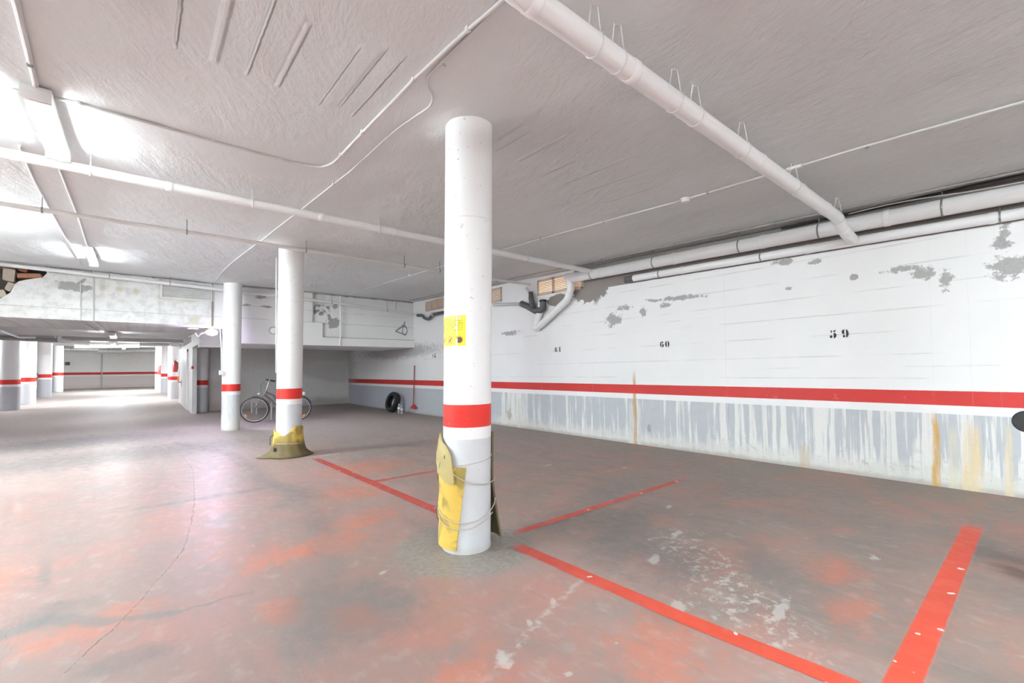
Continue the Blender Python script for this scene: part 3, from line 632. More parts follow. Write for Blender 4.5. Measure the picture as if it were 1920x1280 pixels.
# white pipe slanting down the wall below the grille
pipe('bent_waste_pipe', [FX(1066, 519, 6.42), FX(1072, 536, 6.43), FX(1064, 562, 6.45), FX(1004, 618, 6.47), FX(1012, 585, 6.50), FX(1018, 560, 6.50)], 0.072, m_white_pipe, 'white waste pipe bent in a V down the right wall below the lit grille', rings=(0.35, 1.0), bend=0.09, seg=20)
t = empty('waste_trap', FX(1000, 570, 6.48), 'dark grey plastic trap fitting with two inlets on the right wall', 'pipe fitting')
b = B(); tube(b, smooth_path([FX(978, 569, 6.46), FX(990, 574, 6.46), FX(1004, 583, 6.46), FX(1018, 580, 6.46), FX(1018, 562, 6.46)], 0.06), 0.068, 18); obj('body', b, m_dark, t)
b = B(); tube(b, smooth_path([FX(1000, 578, 6.45), FX(996, 560, 6.45), FX(994, 548, 6.45)], 0.05), 0.06, 16); obj('inlet', b, m_dark, t)
b = B(); lathe(b, [(0.068, -0.02), (0.078, -0.018), (0.078, 0.02), (0.068, 0.022)], 20, axis_m(FX(1018, 564, 6.46), (0, 0, 1))); obj('collar', b, m_black, t)
pipe('small_waste_pipe', [FX(926, 571, 6.49), FX(950, 570, 6.49), FX(982, 569, 6.47)], 0.033, m_grey_pipe, 'thin grey waste pipe leading left from the dark trap on the right wall', seg=12, rings=(0.8,))
pipe('vent_stack', [FX(986, 541, 6.40), FX(992, 552, 6.43), FX(995, 560, 6.45)], 0.05, m_offwhite_pipe, 'short cream elbow dropping from the ceiling pipe into the dark trap', seg=14)
t = empty('siphon_pipe', FX(800, 594, 6.48), 'dark U-shaped siphon with grey pipe on the wall left of the near column', 'pipe fitting')
b = B(); tube(b, smooth_path([FX(783, 591, 6.47), FX(792, 591, 6.47), FX(797, 597, 6.47), FX(805, 598, 6.47), FX(810, 590, 6.47), FX(818, 588, 6.47), FX(905, 573, 6.47)], 0.09), 0.045, 12); obj('tube', b, m_dark, t)
b = B(); lathe(b, [(0.045, -0.05), (0.058, -0.04), (0.058, 0.04), (0.045, 0.05)], 16, axis_m(FX(812, 589, 6.47), (0, 1, 0.1))); obj('collar', b, m_grey_pipe, t)
# pipes across the ceiling
pipe('white_cross_pipe', [(-4.7, 5.35, 3.10), (6.45, 5.35, 3.105)], 0.043, m_white_pipe, 'white pipe crossing the ceiling from the bright lamp to behind the near column', rings=(3.9, 4.9, 6.3, 7.2, 8.4), hangers=(4.35, 5.6, 7.0, 8.2, 9.5), seg=16, hmat=m_whitestrap)
pipe('thin_cross_pipe', [(-4.7, 7.08, 3.135), (2.0, 7.08, 3.135), (6.42, 7.06, 3.125)], 0.028, m_offwhite_pipe, 'thin pipe with dark clips crossing the ceiling in front of the foam-footed column', hangers=(3.85, 5.15, 6.6, 8.2, 8.9), seg=12, rings=(6.4, 8.0))
pipe('beam_pipe', [(-4.7, 12.42, FY(0, 495, 12.42).z+0.10), FY(0, 495, 12.42), FY(400, 541, 12.42), FY(616, 565.5, 12.42), FY(778, 589, 12.42), FX(787, 591, 6.47)], 0.038, m_offwhite_pipe, 'long off-white pipe sloping along the face of the beam', hangers=(4.2, 5.2, 6.35, 8.7, 10.3), seg=14, rings=(3.6, 6.0, 8.2))
# conduits on the ceiling
def conduit(pts, r, label, mat=None, clips=(), off=0.012):
    q = []
    for p in pts:
        q.append(Vector((p[0], p[1], ceil_z(p[0], p[1])-off-(p[2] if len(p) > 2 else 0))))
    dense = []
    for a, b2 in zip(q, q[1:]):
        n = max(1, int((b2-a).length/0.35))
        for k in range(n):
            v = a.lerp(b2, k/n)
            if len(pts[0]) < 3: v.z = ceil_z(v.x, v.y)-off
            dense.append(v)
    dense.append(q[-1])
    t = empty('conduit', dense[0], label, 'conduit'); b = B(); tube(b, smooth_path(dense, 0.06, 3), r, 10); obj('tube', b, mat or m_conduit, t)
    for cx, cy in clips:
        b = B(); z = ceil_z(cx, cy)-off; box(b, (cx-0.014, cy-0.014, z-r*1.3), (cx+0.014, cy+0.014, z+off+0.01), 0.003); obj('clip', b, m_strap if mat else m_whitestrap, t)
conduit([(-4.6, 4.30), (-0.73, 4.383), (-0.33, 4.30), (0.446, 4.338), (1.10, 4.339), (1.285, 4.28), (1.338, 4.10), (1.329, 3.394), (1.325, 2.531), (1.342, 2.0), (1.365, 1.706), (1.40, 0.6)], 0.011,
        'thin conduit turning from the lamp toward the camera, ending above the drain pipe', clips=((-0.35, 4.30), (0.446, 4.338), (0.95, 4.339), (1.335, 3.9), (1.329, 3.394), (1.325, 2.531), (1.345, 1.95)))
conduit([(1.40, 0.6), (1.376, 1.796), (1.377, 2.265), (1.381, 2.446), (1.422, 2.54), (1.506, 2.598), (1.546, 2.703), (1.509, 3.156), (1.518, 4.209), (1.463, 5.764), (1.40, 7.171), (1.30, 9.6), (1.278, 12.2)], 0.0085,
        'thin painted cable with an S-bend running past the near column toward the beam', clips=((1.40, 2.30), (1.50, 4.6), (1.47, 5.76)))
conduit([(4.66, -1.5), (4.621, 0.044), (4.592, 0.915), (4.601, 1.384), (4.608, 2.577), (4.51, 4.71), (4.485, 5.752), (4.42, 7.19), (4.39, 9.103), (4.40, 12.419)], 0.009,
        'long thin conduit along the bay ceiling carrying the smoke detector', m_conduit, clips=((4.61, 0.9), (4.61, 2.25), (4.57, 3.6), (4.51, 4.71), (4.46, 6.4)))
conduit([(-0.47, 2.0), (-0.498, 3.269), (-0.54, 4.148), (-0.555, 4.30)], 0.016, 'conduit running from the top left corner down to the bright lamp', m_conduit, clips=((-0.53, 3.9),))
conduit([(-0.80, 5.5), (-0.84, 6.6), (-0.854, 8.175), (-0.88, 11.9)], 0.011, 'thin conduit left of the short lamp running on to the beam', m_conduit)
conduit([(-0.60, 5.5), (-0.62, 7.977), (-0.66, 9.8)], 0.011, 'thin conduit linking the bright lamp to the short lamp', m_conduit)
conduit([(6.30, -1.2), (6.28, 1.0), (6.28, 4.0), (6.25, 7.0), (6.25, 12.3)], 0.010, 'dark conduit tucked in the angle above the thick wall pipe', m_conduit_d, clips=((6.28, 2.2), (6.28, 3.6), (6.27, 5.0), (6.25, 8.0)))
conduit([(1.5, YB-0.04), (3.0, YB-0.04), (6.4, YB-0.04)], 0.018, 'dark cable in the angle between ceiling and beam', m_conduit_d)
b = B(); tube(b, smooth_path([(6.36, -0.9, 3.02), (6.42, 0.3, 3.10), (6.50, 0.95, 3.115), (6.52, 2.2, 3.13)], 0.4), 0.014, 8); tag(obj('black_cable', b, m_black), 'thick black cable sagging over the thick wall pipe at the right edge', 'cable')
b = B(); tube(b, smooth_path([(6.33, -0.9, 3.0), (6.30, 0.25, 2.99), (6.44, 1.0, 3.11), (6.52, 1.6, 3.12)], 0.4), 0.007, 8); tag(obj('thin_cable', b, m_grey_pipe), 'thin brown-grey cable drooping across the thick wall pipe', 'cable')
# smoke detector and junction box
q = (4.605, 2.50); z = ceil_z(*q); t = empty('smoke_detector', (q[0], q[1], z), 'round white smoke detector on the bay ceiling', 'smoke detector')
b = B(); lathe(b, [(0.05, 0), (0.05, -0.018), (0.043, -0.022)], 28, Matrix.Translation((q[0], q[1], z))); obj('base', b, m_whiteplastic, t)
b = B(); lathe(b, [(0.043, -0.018), (0.044, -0.035), (0.036, -0.046), (0.001, -0.05)], 28, Matrix.Translation((q[0], q[1], z))); obj('sensor', b, m_whiteplastic, t)
q = (4.60, 1.43); z = ceil_z(*q); b = B(); box(b, (q[0]-0.02, q[1]-0.06, z-0.03), (q[0]+0.02, q[1]+0.06, z), 0.005); tag(obj('junction_box', b, m_whiteplastic), 'small white junction box on the bay conduit behind the drain pipe', 'junction box')
q = (4.39, 8.6); z = ceil_z(*q); b = B(); lathe(b, [(0.045, 0), (0.045, -0.03), (0.02, -0.04)], 20, Matrix.Translation((q[0], q[1], z))); tag(obj('ceiling_sensor', b, m_whiteplastic), 'tiny white sensor on the ceiling conduit left of the near column', 'sensor')

# conduits and boxes on the beam face
def drop(pts, r, label, mat, cat='conduit'):
    b = B(); tube(b, smooth_path(pts, 0.05), r, 8); return tag(obj('drop_conduit', b, mat), label, cat)
yb = YB-0.015
drop([(-0.945, yb, 3.19), (-0.94, yb, 2.41), (-0.93, YB+0.5, 2.405), (-0.8, 15.3, 2.40)], 0.010, 'white thin cable dropping down the beam left of centre and on under it', m_conduit)
drop([(-0.755, yb, 3.45), (-0.75, yb, 2.405), (-0.72, 13.6, 2.40), (-0.66, 16.9, 2.44)], 0.014, 'painted conduit dropping down the beam to the lamp beyond', m_conduit)
drop([(1.30, yb, 3.44), (1.303, yb, 2.40)], 0.018, 'brown stained conduit down the beam right of the louvred panel', plain('rusty_conduit', (0.30, 0.26, 0.20), 0.7, 0.3, 12))
drop([(4.285, yb-0.01, 3.46), (4.28, yb-0.01, 2.24), (4.27, yb-0.01, 2.04)], 0.020, 'white conduit down the beam right of the dark peeled patch', m_white_pipe)
drop([(5.945, YB-0.03, 3.47), (5.945, YB-0.03, 3.10)], 0.006, 'thin wire hanger on the beam near the right corner', m_strap, 'wire')
b = B(); box(b, FY(358, 612, 13.2)+Vector((-0.06, 0, -0.06)), FY(372, 620, 13.2)+Vector((0.0, 0.08, 0.06)), 0.006); tag(obj('junction_box', b, m_whiteplastic), 'white junction box under the beam beside the glowing bulkhead lamp', 'junction box')
p0 = FY(366, 624, 13.1); p1 = FY(388, 622, 13.0)
drop([p0, p0+Vector((0.06, 0, -0.10)), p1+Vector((-0.12, 0, -0.05)), p1], 0.008, 'looping white cable between junction box and bulkhead lamp', m_whiteplastic, 'cable')
q0 = FY(405, 614, 12.75); q1 = FY(411, 628, 12.4)
drop([q0, (q1.x+0.02, 12.5, 2.42), (c3.x-0.20, 12.2, 2.25), (c3.x-0.20, 12.0, 1.9), (c3.x-0.195, 11.95, 1.36)], 0.012, 'white conduit from the beam down the left side of the scuffed column to a switch', m_whiteplastic)
b = B(); box(b, (c3.x-0.25, 11.86, 1.27), (c3.x-0.175, 11.94, 1.37), 0.006); tag(obj('switch_box', b, m_whiteplastic), 'small white switch box on the left side of the scuffed column', 'switch')
drop([(c2.x-0.19, c2.y-0.03, 3.10), (c2.x-0.187, c2.y-0.03, 2.2), (c2.x-0.186, c2.y-0.03, 1.3)], 0.010, 'thin conduit down the left side of the foam-footed column', m_conduit)
# louvred panel in the beam
t = empty('louvre_panel', (0.84, YB, 3.03), 'white framed louvred vent panel set in the beam under the ceiling', 'vent')
for a, b2 in (((0.33, YB-0.03, 3.01), (0.37, YB+0.0, 3.43)), ((1.28, YB-0.03, 3.01), (1.32, YB, 3.40)), ((0.33, YB-0.03, 2.995), (1.32, YB, 3.03)), ((0.33, YB-0.03, 3.385), (1.32, YB, 3.42))):
    b = B(); box(b, a, b2, 0.004); obj('frame', b, m_whiteplastic, t, False)
b = B()
for k in range(12):
    z = 3.05+k*0.028; box(b, (0.37, -0.012, -0.002), (1.28, 0.012, 0.002), 0, Matrix.Translation((0, YB-0.014, z)) @ Matrix.Rotation(0.6, 4, 'X'))
obj('louvres', b, m_offwhite_pipe, t, False)
# broken masonry in the hole
def rubble(name, a, b2, mat, label, cat, rz=0.0, bev=0.02):
    bm = B(); a = Vector(a); b2 = Vector(b2); c = (a+b2)/2; h = (b2-a)/2
    box(bm, -h, h, bev); 
    for v in bm.verts: v.co += Vector((mnoise.noise(v.co*9+c), mnoise.noise(v.co*9+c+Vector((5, 0, 0))), mnoise.noise(v.co*9+c+Vector((0, 5, 0)))))*0.022
    o = obj(name, bm, mat); o.location = c; o.rotation_euler = (0, rz, 0); tag(o, label, cat)
rubble('broken_brick', (-1.84, YB+0.03, 3.20), (-1.50, YB+0.28, 3.30), m_terra, 'orange broken hollow brick lying in the hole in the beam', 'brick', -0.12)
rubble('broken_brick', (-1.82, YB+0.1, 3.33), (-1.70, YB+0.3, 3.50), m_terra, 'reddish brick stub hanging at the top of the hole in the beam', 'brick', 0.2)
rubble('mortar_lump', (-2.02, YB+0.06, 3.12), (-1.87, YB+0.28, 3.36), m_cream, 'tall cream mortar block at the left of the broken hole', 'mortar', 0.05)
rubble('mortar_lump', (-1.97, YB+0.03, 2.93), (-1.88, YB+0.25, 3.10), m_cream, 'yellowish mortar neck under the tall block in the hole', 'mortar', 0.3)
rubble('mortar_lump', (-2.16, YB+0.01, 2.78), (-1.97, YB+0.25, 2.93), m_cream, 'pale rounded lump at the bottom left of the hole in the beam', 'mortar', -0.4, 0.04)
rubble('mortar_lump', (-2.20, YB+0.02, 3.36), (-1.82, YB+0.28, 3.44), plain('grey_brown_mortar', (0.22, 0.18, 0.14), 0.9, 0.3, 12), 'grey-brown mortar ledge along the top of the hole', 'mortar', 0.0)

# ------------------------------------------------------------------ wall grilles
def grille(y0, y1, z0, z1, panels, label, light, n=8):
    t = empty('wall_grille', (WX, (y0+y1)/2, z0), label, 'vent', None)
    b = B(); box(b, (WX-0.004, y0, z0), (WX-0.002, y1, z1)); obj('opening', b, light, t, False)
    w = (y1-y0)/panels
    for k in range(panels):
        a = y0+k*w; c = a+w; b = B(); fw = 0.028
        for lo, hi in (((a, z0), (a+fw, z1)), ((c-fw, z0), (c, z1)), ((a, z0), (c, z0+fw)), ((a, z1-fw), (c, z1))):
            box(b, (WX-0.03, lo[0], lo[1]), (WX-0.001, hi[0], hi[1]))
        fr = obj('frame', b, m_slat, t, False); b = B()
        for i in range(n):
            z = z0+fw+(z1-z0-2*fw)*(i+0.5)/n
            box(b, (-0.016, a+fw, -0.003), (0.012, c-fw, 0.003), 0, Matrix.Translation((WX-0.016, 0, z)) @ Matrix.Rotation(-0.75, 4, 'Y') if False else Matrix.Translation((WX-0.016, 0, z)) @ Matrix.Rotation(0.7, 4, 'Y'))
        obj('slats', b, m_slat, t, False)
grille(6.02, 6.96, 2.88, 3.21, 2, 'brightest grille with warm light between its slats, above the dark trap', m_daylight)
grille(5.70, 5.98, 2.86, 3.06, 1, 'small lit grille right of the bent pipe at the thick pipe end', m_daylight, 5)
grille(8.22, 8.62, 2.93, 3.27, 1, 'grille just right of the near column under the ceiling', m_daylight_dim)
grille(10.8, 11.85, 3.07, 3.36, 3, 'three-part slatted grille near the far wall corner, left of the near column', m_daylight_dim)

# ------------------------------------------------------------------ stencilled bay numbers
def el_pts(cx, cy, rx, ry, a0, a1, n=14): return [(cx+rx*cos(radians(a0+(a1-a0)*k/n)), cy+ry*sin(radians(a0+(a1-a0)*k/n))) for k in range(n+1)]
def cres(cx, cy, rx, ry, side, flat=0.0):
    if side < 0: return el_pts(cx, cy, rx, ry, 100, 260)
    return el_pts(cx, cy, rx, ry, -80, 80)
def circ(cx, cy, r): return el_pts(cx, cy, r, r, 0, 345, 14)
DIG = {
 '0': [cres(0.40, 0.5, 0.40, 0.5, -1), cres(0.50, 0.5, 0.40, 0.5, 1)],
 '6': [cres(0.36, 0.5, 0.36, 0.5, -1), [(x, y) for x, y in cres(0.44, 0.30, 0.38, 0.30, 1)], circ(0.56, 0.80, 0.15)],
 '9': [[(0.9-x, 1-y) for x, y in s] for s in [cres(0.36, 0.5, 0.36, 0.5, -1), cres(0.44, 0.30, 0.38, 0.30, 1), circ(0.56, 0.80, 0.15)]],
 '1': [[(0.28, 0.0), (0.60, 0.0), (0.58, 1.0), (0.40, 1.0), (0.28, 0.88)]],
 '5': [[(0.10, 0.98), (0.34, 0.90), (0.22, 0.58)], [(0.42, 0.84), (0.56, 0.90), (0.66, 1.0), (0.76, 0.96), (0.74, 0.80), (0.62, 0.76), (0.44, 0.78)], cres(0.46, 0.34, 0.40, 0.34, 1)+[(0.50, 0.15), (0.56, 0.35), (0.50, 0.58)], circ(0.18, 0.22, 0.17)],
 '4': [[(0.0, 0.42), (0.40, 1.0), (0.44, 0.42), (0.42, 0.0), (0.30, 0.30)], ],
 '3': [[(0.10, 1.0), (0.72, 1.0), (0.60, 0.72), (0.35, 0.66)], cres(0.34, 0.32, 0.40, 0.32, 1)+[(0.2, 0.5), (0.05, 0.1)]],
}
def number(text, y_left, z_top, h, adv, label):
    t = empty('painted_bay_number', (WX-0.003, y_left, z_top-h), label, 'number')
    for i, ch in enumerate(text):
        b = B()
        for poly in DIG[ch]:
            vs = [b.verts.new((WX-0.0035, y_left-(i*adv+px*0.78*h), z_top-h+py*h)) for px, py in poly]
            try: b.faces.new(vs)
            except ValueError: pass
        bmesh.ops.triangulate(b, faces=b.faces)
        r = bmesh.ops.extrude_face_region(b, geom=list(b.faces)); bmesh.ops.translate(b, verts=[g for g in r['geom'] if isinstance(g, bmesh.types.BMVert)], vec=(0.0025, 0, 0))
        obj('digit', b, m_ink, t, False)
number('59', 1.715, 1.745, 0.105, 0.118, 'black stencilled number nearest the camera, low under the pipe elbow, reading 59')
number('60', 4.065, 1.742, 0.105, 0.092, 'black stencilled number right of the rust-streaked wall joint, reading 60')
number('61', 6.49, 1.760, 0.105, 0.105, 'black stencilled number below the V-bent waste pipe, reading 61')
number('43', 11.50, 1.80, 0.12, 0.11, 'small black stencilled number 43 on the wall left of the near column')

# ------------------------------------------------------------------ floor lines
def fline(x0, x1, y0, y1, mat, label):
    b = B(); nx = max(1, int(abs(x1-x0)/0.5)); ny = max(1, int(abs(y1-y0)/0.5))
    top = [[b.verts.new((x, y, 0.002)) for x in lin(x0, x1, nx)] for y in lin(y0, y1, ny)]
    for j in range(ny):
        for i in range(nx): b.faces.new((top[j][i], top[j][i+1], top[j+1][i+1], top[j+1][i]))
    tag(obj('parking_line', b, mat), label, 'floor marking')
# the long line is drawn in pieces by one slightly skewed strip
b = B(); pl = [(2.29, -0.6), (2.235, 0.58), (2.185, 1.22), (2.165, 1.90), (2.15, 2.60), (2.14, 3.66), (2.10, 5.2), (2.05, 7.20)]
vs = [(b.verts.new((x-0.055, y, 0.002)), b.verts.new((x+0.055, y, 0.002))) for x, y in pl]
for a, c in zip(vs, vs[1:]): b.faces.new((a[0], a[1], c[1], c[0]))
tag(obj('parking_line', b, m_line), 'long red line along the bay fronts, passing the near column to the lower right', 'floor marking')
fline(2.21, 5.1, 2.715, 2.805, m_line, 'red bay divider starting at the foot of the near column')
fline(2.29, 5.25, 0.355, 0.485, m_line, 'broad red bay divider at the lower right with white glue spots')
fline(2.16, 3.9, 5.10, 5.19, m_line, 'faded short red bay divider behind the near column at left')

# ------------------------------------------------------------------ foam guards
CAM1 = atan2(-c1.y, -c1.x)
def cyl_sheet(bm, c, rows, thick, n=18, lean=True):
    """rows: (z, angle_left, angle_right, radius_left, radius_right)"""
    outs, ins = [], []
    for z, a0, a1, r0, r1 in rows:
        ro, ri = [], []
        for k in range(n+1):
            t = k/n; a = a0+(a1-a0)*t; r = r0+(r1-r0)*t
            ox, oy = (KX*z, KY*z) if lean else (0, 0)
            ro.append(bm.verts.new((c.x+ox+r*cos(a), c.y+oy+r*sin(a), z))); ri.append(bm.verts.new((c.x+ox+(r-thick)*cos(a), c.y+oy+(r-thick)*sin(a), z)))
        outs.append(ro); ins.append(ri)
    for L, fl in ((outs, False), (ins, True)):
        for a, b in zip(L, L[1:]):
            for k in range(n):
                q = (a[k], a[k+1], b[k+1], b[k]); bm.faces.new(q[::-1] if fl else q)
    for i in range(len(rows)-1):
        bm.faces.new((outs[i][0], outs[i+1][0], ins[i+1][0], ins[i][0])); bm.faces.new((outs[i][n], ins[i][n], ins[i+1][n], outs[i+1][n]))
    for k in range(n):
        bm.faces.new((outs[0][k], ins[0][k], ins[0][k+1], outs[0][k+1])); bm.faces.new((outs[-1][k], outs[-1][k+1], ins[-1][k+1], ins[-1][k]))
    bmesh.ops.recalc_face_normals(bm, faces=bm.faces)
R1 = 0.178
def A1(d): return CAM1+radians(d)
g = empty('column_guard', (c1.x, c1.y, 0), 'yellow foam sheet wired round the foot of the near column', 'foam padding')
b = B(); rows = []
for k in range(13):
    z = 0.03+0.585*k/12; t = k/12
    rows.append((z, A1(-112), A1(-23+21*t), R1+0.034+0.004*sin(k*1.3), R1+0.016))
cyl_sheet(b, c1, rows, 0.013); fs = obj('foam_sheet', b, m_foam1, g)
b = B(); rows = [(0.50, A1(-44), A1(-26), R1+0.036, R1+0.034), (0.56, A1(-75), A1(-27), R1+0.048, R1+0.034), (0.62, A1(-110), A1(-30), R1+0.055, R1+0.038), (0.69, A1(-112), A1(-33), R1+0.055, R1+0.036), (0.74, A1(-112), A1(-41), R1+0.045, R1+0.032), (0.79, A1(-112), A1(-66), R1+0.04, R1+0.03), (0.835, A1(-112), A1(-92), R1+0.035, R1+0.03)]
cyl_sheet(b, c1, rows, 0.012); fl = obj('flap', b, m_foam_flap, g); fl['label'] = 'olive folded-over top flap'
b = B(); q = A1(-48); zc = 0.685; rr = R1+0.036
cc = Vector((c1.x+KX*zc, c1.y+KY*zc, 0))
tube(b, [cc+Vector((rr*cos(q), rr*sin(q), zc+0.012)), cc+Vector((rr*cos(q), rr*sin(q), zc-0.012))], 0.006, 8); obj('puncture', b, m_ink, fl)
b = B(); rows = []
for k in range(11):
    z = 0.04+0.79*k/10; fla = 0.075*max(0, 1-z/0.5)**1.2
    rows.append((z, A1(96), A1(205), R1+0.022+fla, R1+0.03+0.02*sin(k*1.9)))
cyl_sheet(b, c1, rows, 0.014); obj('back_sheet', b, m_foam_back, g)['label'] = 'brown foam on the hidden side'
b = B(); rows = [(z, A1(-150), A1(-104), R1+0.04, R1+0.045+0.012*s) for z, s in ((0.16, -1), (0.2, 1), (0.26, 1.3), (0.31, 0.2), (0.45, -1), (0.5, 0.6), (0.56, -1))]
cyl_sheet(b, c1, rows, 0.02); obj('side_roll', b, m_foam_back, g)
def wire(pts, r=0.0035):
    P = []
    for d, z, off in pts:
        a = A1(d); P.append(Vector((c1.x+KX*z+(R1+off)*cos(a), c1.y+KY*z+(R1+off)*sin(a), z)))
    b = B(); tube(b, smooth_path(P, 0.05, 4), r, 6); return obj('tie_wire', b, m_cream, g)
def arc(d0, d1, z0, z1, sag, off, n=16): return [(d0+(d1-d0)*k/n, z0+(z1-z0)*k/n-sag*sin(pi*k/n), off) for k in range(n+1)]
wire([(-66, 0.60, 0.045), (-60, 0.645, 0.05)]+arc(-56, 84, 0.635, 0.50, 0.065, 0.03)[0:]); wire(arc(-110, 86, 0.36, 0.345, 0.12, 0.034)); wire(arc(-108, 60, 0.31, 0.27, 0.10, 0.037), 0.003); wire(arc(-20, 95, 0.625, 0.67, 0.0, 0.004), 0.0025)

CAM2 = atan2(-c2.y, -c2.x); R2 = 0.183
def A2(d): return CAM2+radians(d)
g = empty('column_guard', (c2.x, c2.y, 0), 'dirty yellow foam skirt flaring round the foot of the second column', 'foam padding')
b = B(); n = 56; prof_rows = 12; outs = []
for k in range(prof_rows+1):
    ring = []; t = k/prof_rows
    for i in range(n):
        d = -180+360*i/n; topz = 0.395+0.03*sin(radians(d*3))+(0.085*max(0, sin(radians(min(90, max(0, d))))) if d > 0 else -0.005)-0.03*math.exp(-((d+20)/18)**2)
        z = 0.012+(topz-0.012)*t
        fl_ = 0.07*(1-t)**2.0+0.035*math.exp(-((z-0.0)/0.05)**2)
        if -120 < d < -60: fl_ += 0.14*max(0, 1-abs(d+90)/34)*math.exp(-(z/0.045)**2)+0.012
        if 60 < d < 120: fl_ += 0.07*max(0, 1-abs(d-90)/30)*math.exp(-(z/0.06)**2)
        r = R2+0.016+fl_+0.005*sin(d*0.2+z*9); a = A2(d)
        ring.append(b.verts.new((c2.x+KX*z+r*cos(a), c2.y+KY*z+r*sin(a), z)))
    outs.append(ring)
for a, c in zip(outs, outs[1:]):
    for i in range(n): b.faces.new((a[i], a[(i+1) % n], c[(i+1) % n], c[i]))
sk = obj('foam_skirt', b, m_foam2, g); md = sk.modifiers.new('thick', 'SOLIDIFY'); md.thickness = 0.012; md.offset = -1
b = B(); P = []
for d, z, off in ((-86, 0.335, 0.02), (-90, 0.325, 0.06), (-92, 0.29, 0.075), (-92, 0.18, 0.075)):
    a = A2(d); P.append(Vector((c2.x+(R2+off)*cos(a), c2.y+(R2+off)*sin(a), z)))
tube(b, smooth_path(P, 0.03), 0.007, 8); obj('strap', b, m_foam_back, g)
b = B(); P = [Vector((c2.x+(R2+0.055)*cos(A2(d)), c2.y+(R2+0.055)*sin(A2(d)), 0.215-0.01*sin(radians(d)))) for d in range(-45, 50, 5)]
tube(b, P, 0.004, 6); obj('tie_wire', b, m_cream, g)
b = B(); a = A2(-52); box(b, (-0.006, -0.02, -0.03), (0.006, 0.02, 0.03), 0.003, Matrix.Translation((c2.x+(R2+0.062)*cos(a), c2.y+(R2+0.062)*sin(a), 0.13)) @ Matrix.Rotation(a, 4, 'Z')); obj('tear', b, m_ink, g)

# ------------------------------------------------------------------ yellow notice on the near column
def sign_mat():
    m = start('yellow_notice_paper'); x, y, z = obj_pos(); n = noi(vec(x, y, z), 14, 4)
    return finish(m, mix(n, (0.84, 0.70, 0.02), (0.88, 0.76, 0.06)), 0.3)
g = empty('notice_sign', (c1.x, c1.y, 1.478), 'yellow parking notice with prohibition symbols stuck on the near column', 'sign')
def patch(d0, d1, z0, z1, off, name, mat, parent=None):
    b = B(); n = max(2, int(abs(d1-d0)/5)); v = []
    for z in (z0, z1): v.append([b.verts.new((c1.x+KX*z+(R1+off)*cos(A1(d0+(d1-d0)*k/n)), c1.y+KY*z+(R1+off)*sin(A1(d0+(d1-d0)*k/n)), z)) for k in range(n+1)])
    for k in range(n): b.faces.new((v[0][k], v[0][k+1], v[1][k+1], v[1][k]))
    return b, name, mat
def addpatch(lst, name, mat, parent=g):
    b = B()
    for (d0, d1, z0, z1, off) in lst:
        n = max(2, int(abs(d1-d0)/4)); v = []
        for z in (z0, z1): v.append([b.verts.new((c1.x+KX*z+(R1+off)*cos(A1(d0+(d1-d0)*k/n)), c1.y+KY*z+(R1+off)*sin(A1(d0+(d1-d0)*k/n)), z)) for k in range(n+1)])
        for k in range(n): b.faces.new((v[0][k], v[0][k+1], v[1][k+1], v[1][k]))
    return obj(name, b, mat, parent)
SZ0, SZ1 = 1.478, 1.695
sheet = addpatch([(-92, -5, SZ0, SZ1, 0.0015)], 'paper', sign_mat())
random.seed(11); txt = []
for r_, zz in enumerate((1.670, 1.656, 1.638, 1.622, 1.606, 1.590, 1.575)):
    d = -82; end = (-40, -15, -12, -12, -12, -14, -60)[r_]
    while d < end:
        wd = random.uniform(1.2, 5.5); txt.append((d, min(d+wd, end), zz, zz+0.0045, 0.0025)); d += wd+1.6
addpatch(txt, 'text_lines', plain('dull_print', (0.28, 0.25, 0.03), 0.5))
def disc(dc, zc, r, off, name, mat, r_in=0.0, squash=1.0):
    b = B(); n = 28; rings = []
    for rad in (r_in, r):
        rings.append([b.verts.new((c1.x+KX*zc+(R1+off)*cos(A1(dc+math.degrees(rad*cos(2*pi*k/n)/R1))), c1.y+KY*zc+(R1+off)*sin(A1(dc+math.degrees(rad*cos(2*pi*k/n)/R1))), zc+rad*sin(2*pi*k/n))) for k in range(n)])
    for k in range(n):
        q = (rings[0][k], rings[0][(k+1) % n], rings[1][(k+1) % n], rings[1][k])
        if r_in == 0:
            try: b.faces.new((rings[0][0], rings[1][k], rings[1][(k+1) % n])) if k else None
            except ValueError: pass
        else: b.faces.new(q)
    return obj(name, b, mat, g)
m_signred = plain('sign_red', (0.75, 0.16, 0.02), 0.4); m_signink = plain('sign_ink', (0.10, 0.09, 0.05), 0.5)
for dc in (-70, -45, -20):
    disc(dc, 1.522, 0.026, 0.0028, 'prohibition_ring', m_signred, 0.0215)
disc(-20, 1.520, 0.0205, 0.0024, 'pictogram', m_signink, 0.002)
for dc, s in ((-70, 1), (-45, 1)):
    b = B(); pts = []
    for k in range(9):
        u = -1+2*k/8; rad = 0.022*u; a = A1(dc+math.degrees(rad*0.72/R1)); z = 1.522+rad*0.7
        pts.append(((c1.x+KX*z+(R1+0.0032)*cos(a), c1.y+KY*z+(R1+0.0032)*sin(a), z), (c1.x+KX*z+(R1+0.0032)*cos(a), c1.y+KY*z+(R1+0.0032)*sin(a), z+0.0055)))
    vv = [(b.verts.new(p), b.verts.new(q)) for p, q in pts]
    for a, c in zip(vv, vv[1:]): b.faces.new((a[0], c[0], c[1], a[1]))
    obj('slash', b, m_signred, g)
    addpatch([(dc-3, dc+1.5, 1.508, 1.522, 0.0026), (dc-1, dc+4, 1.522, 1.533, 0.0026)], 'pictogram', m_signink)
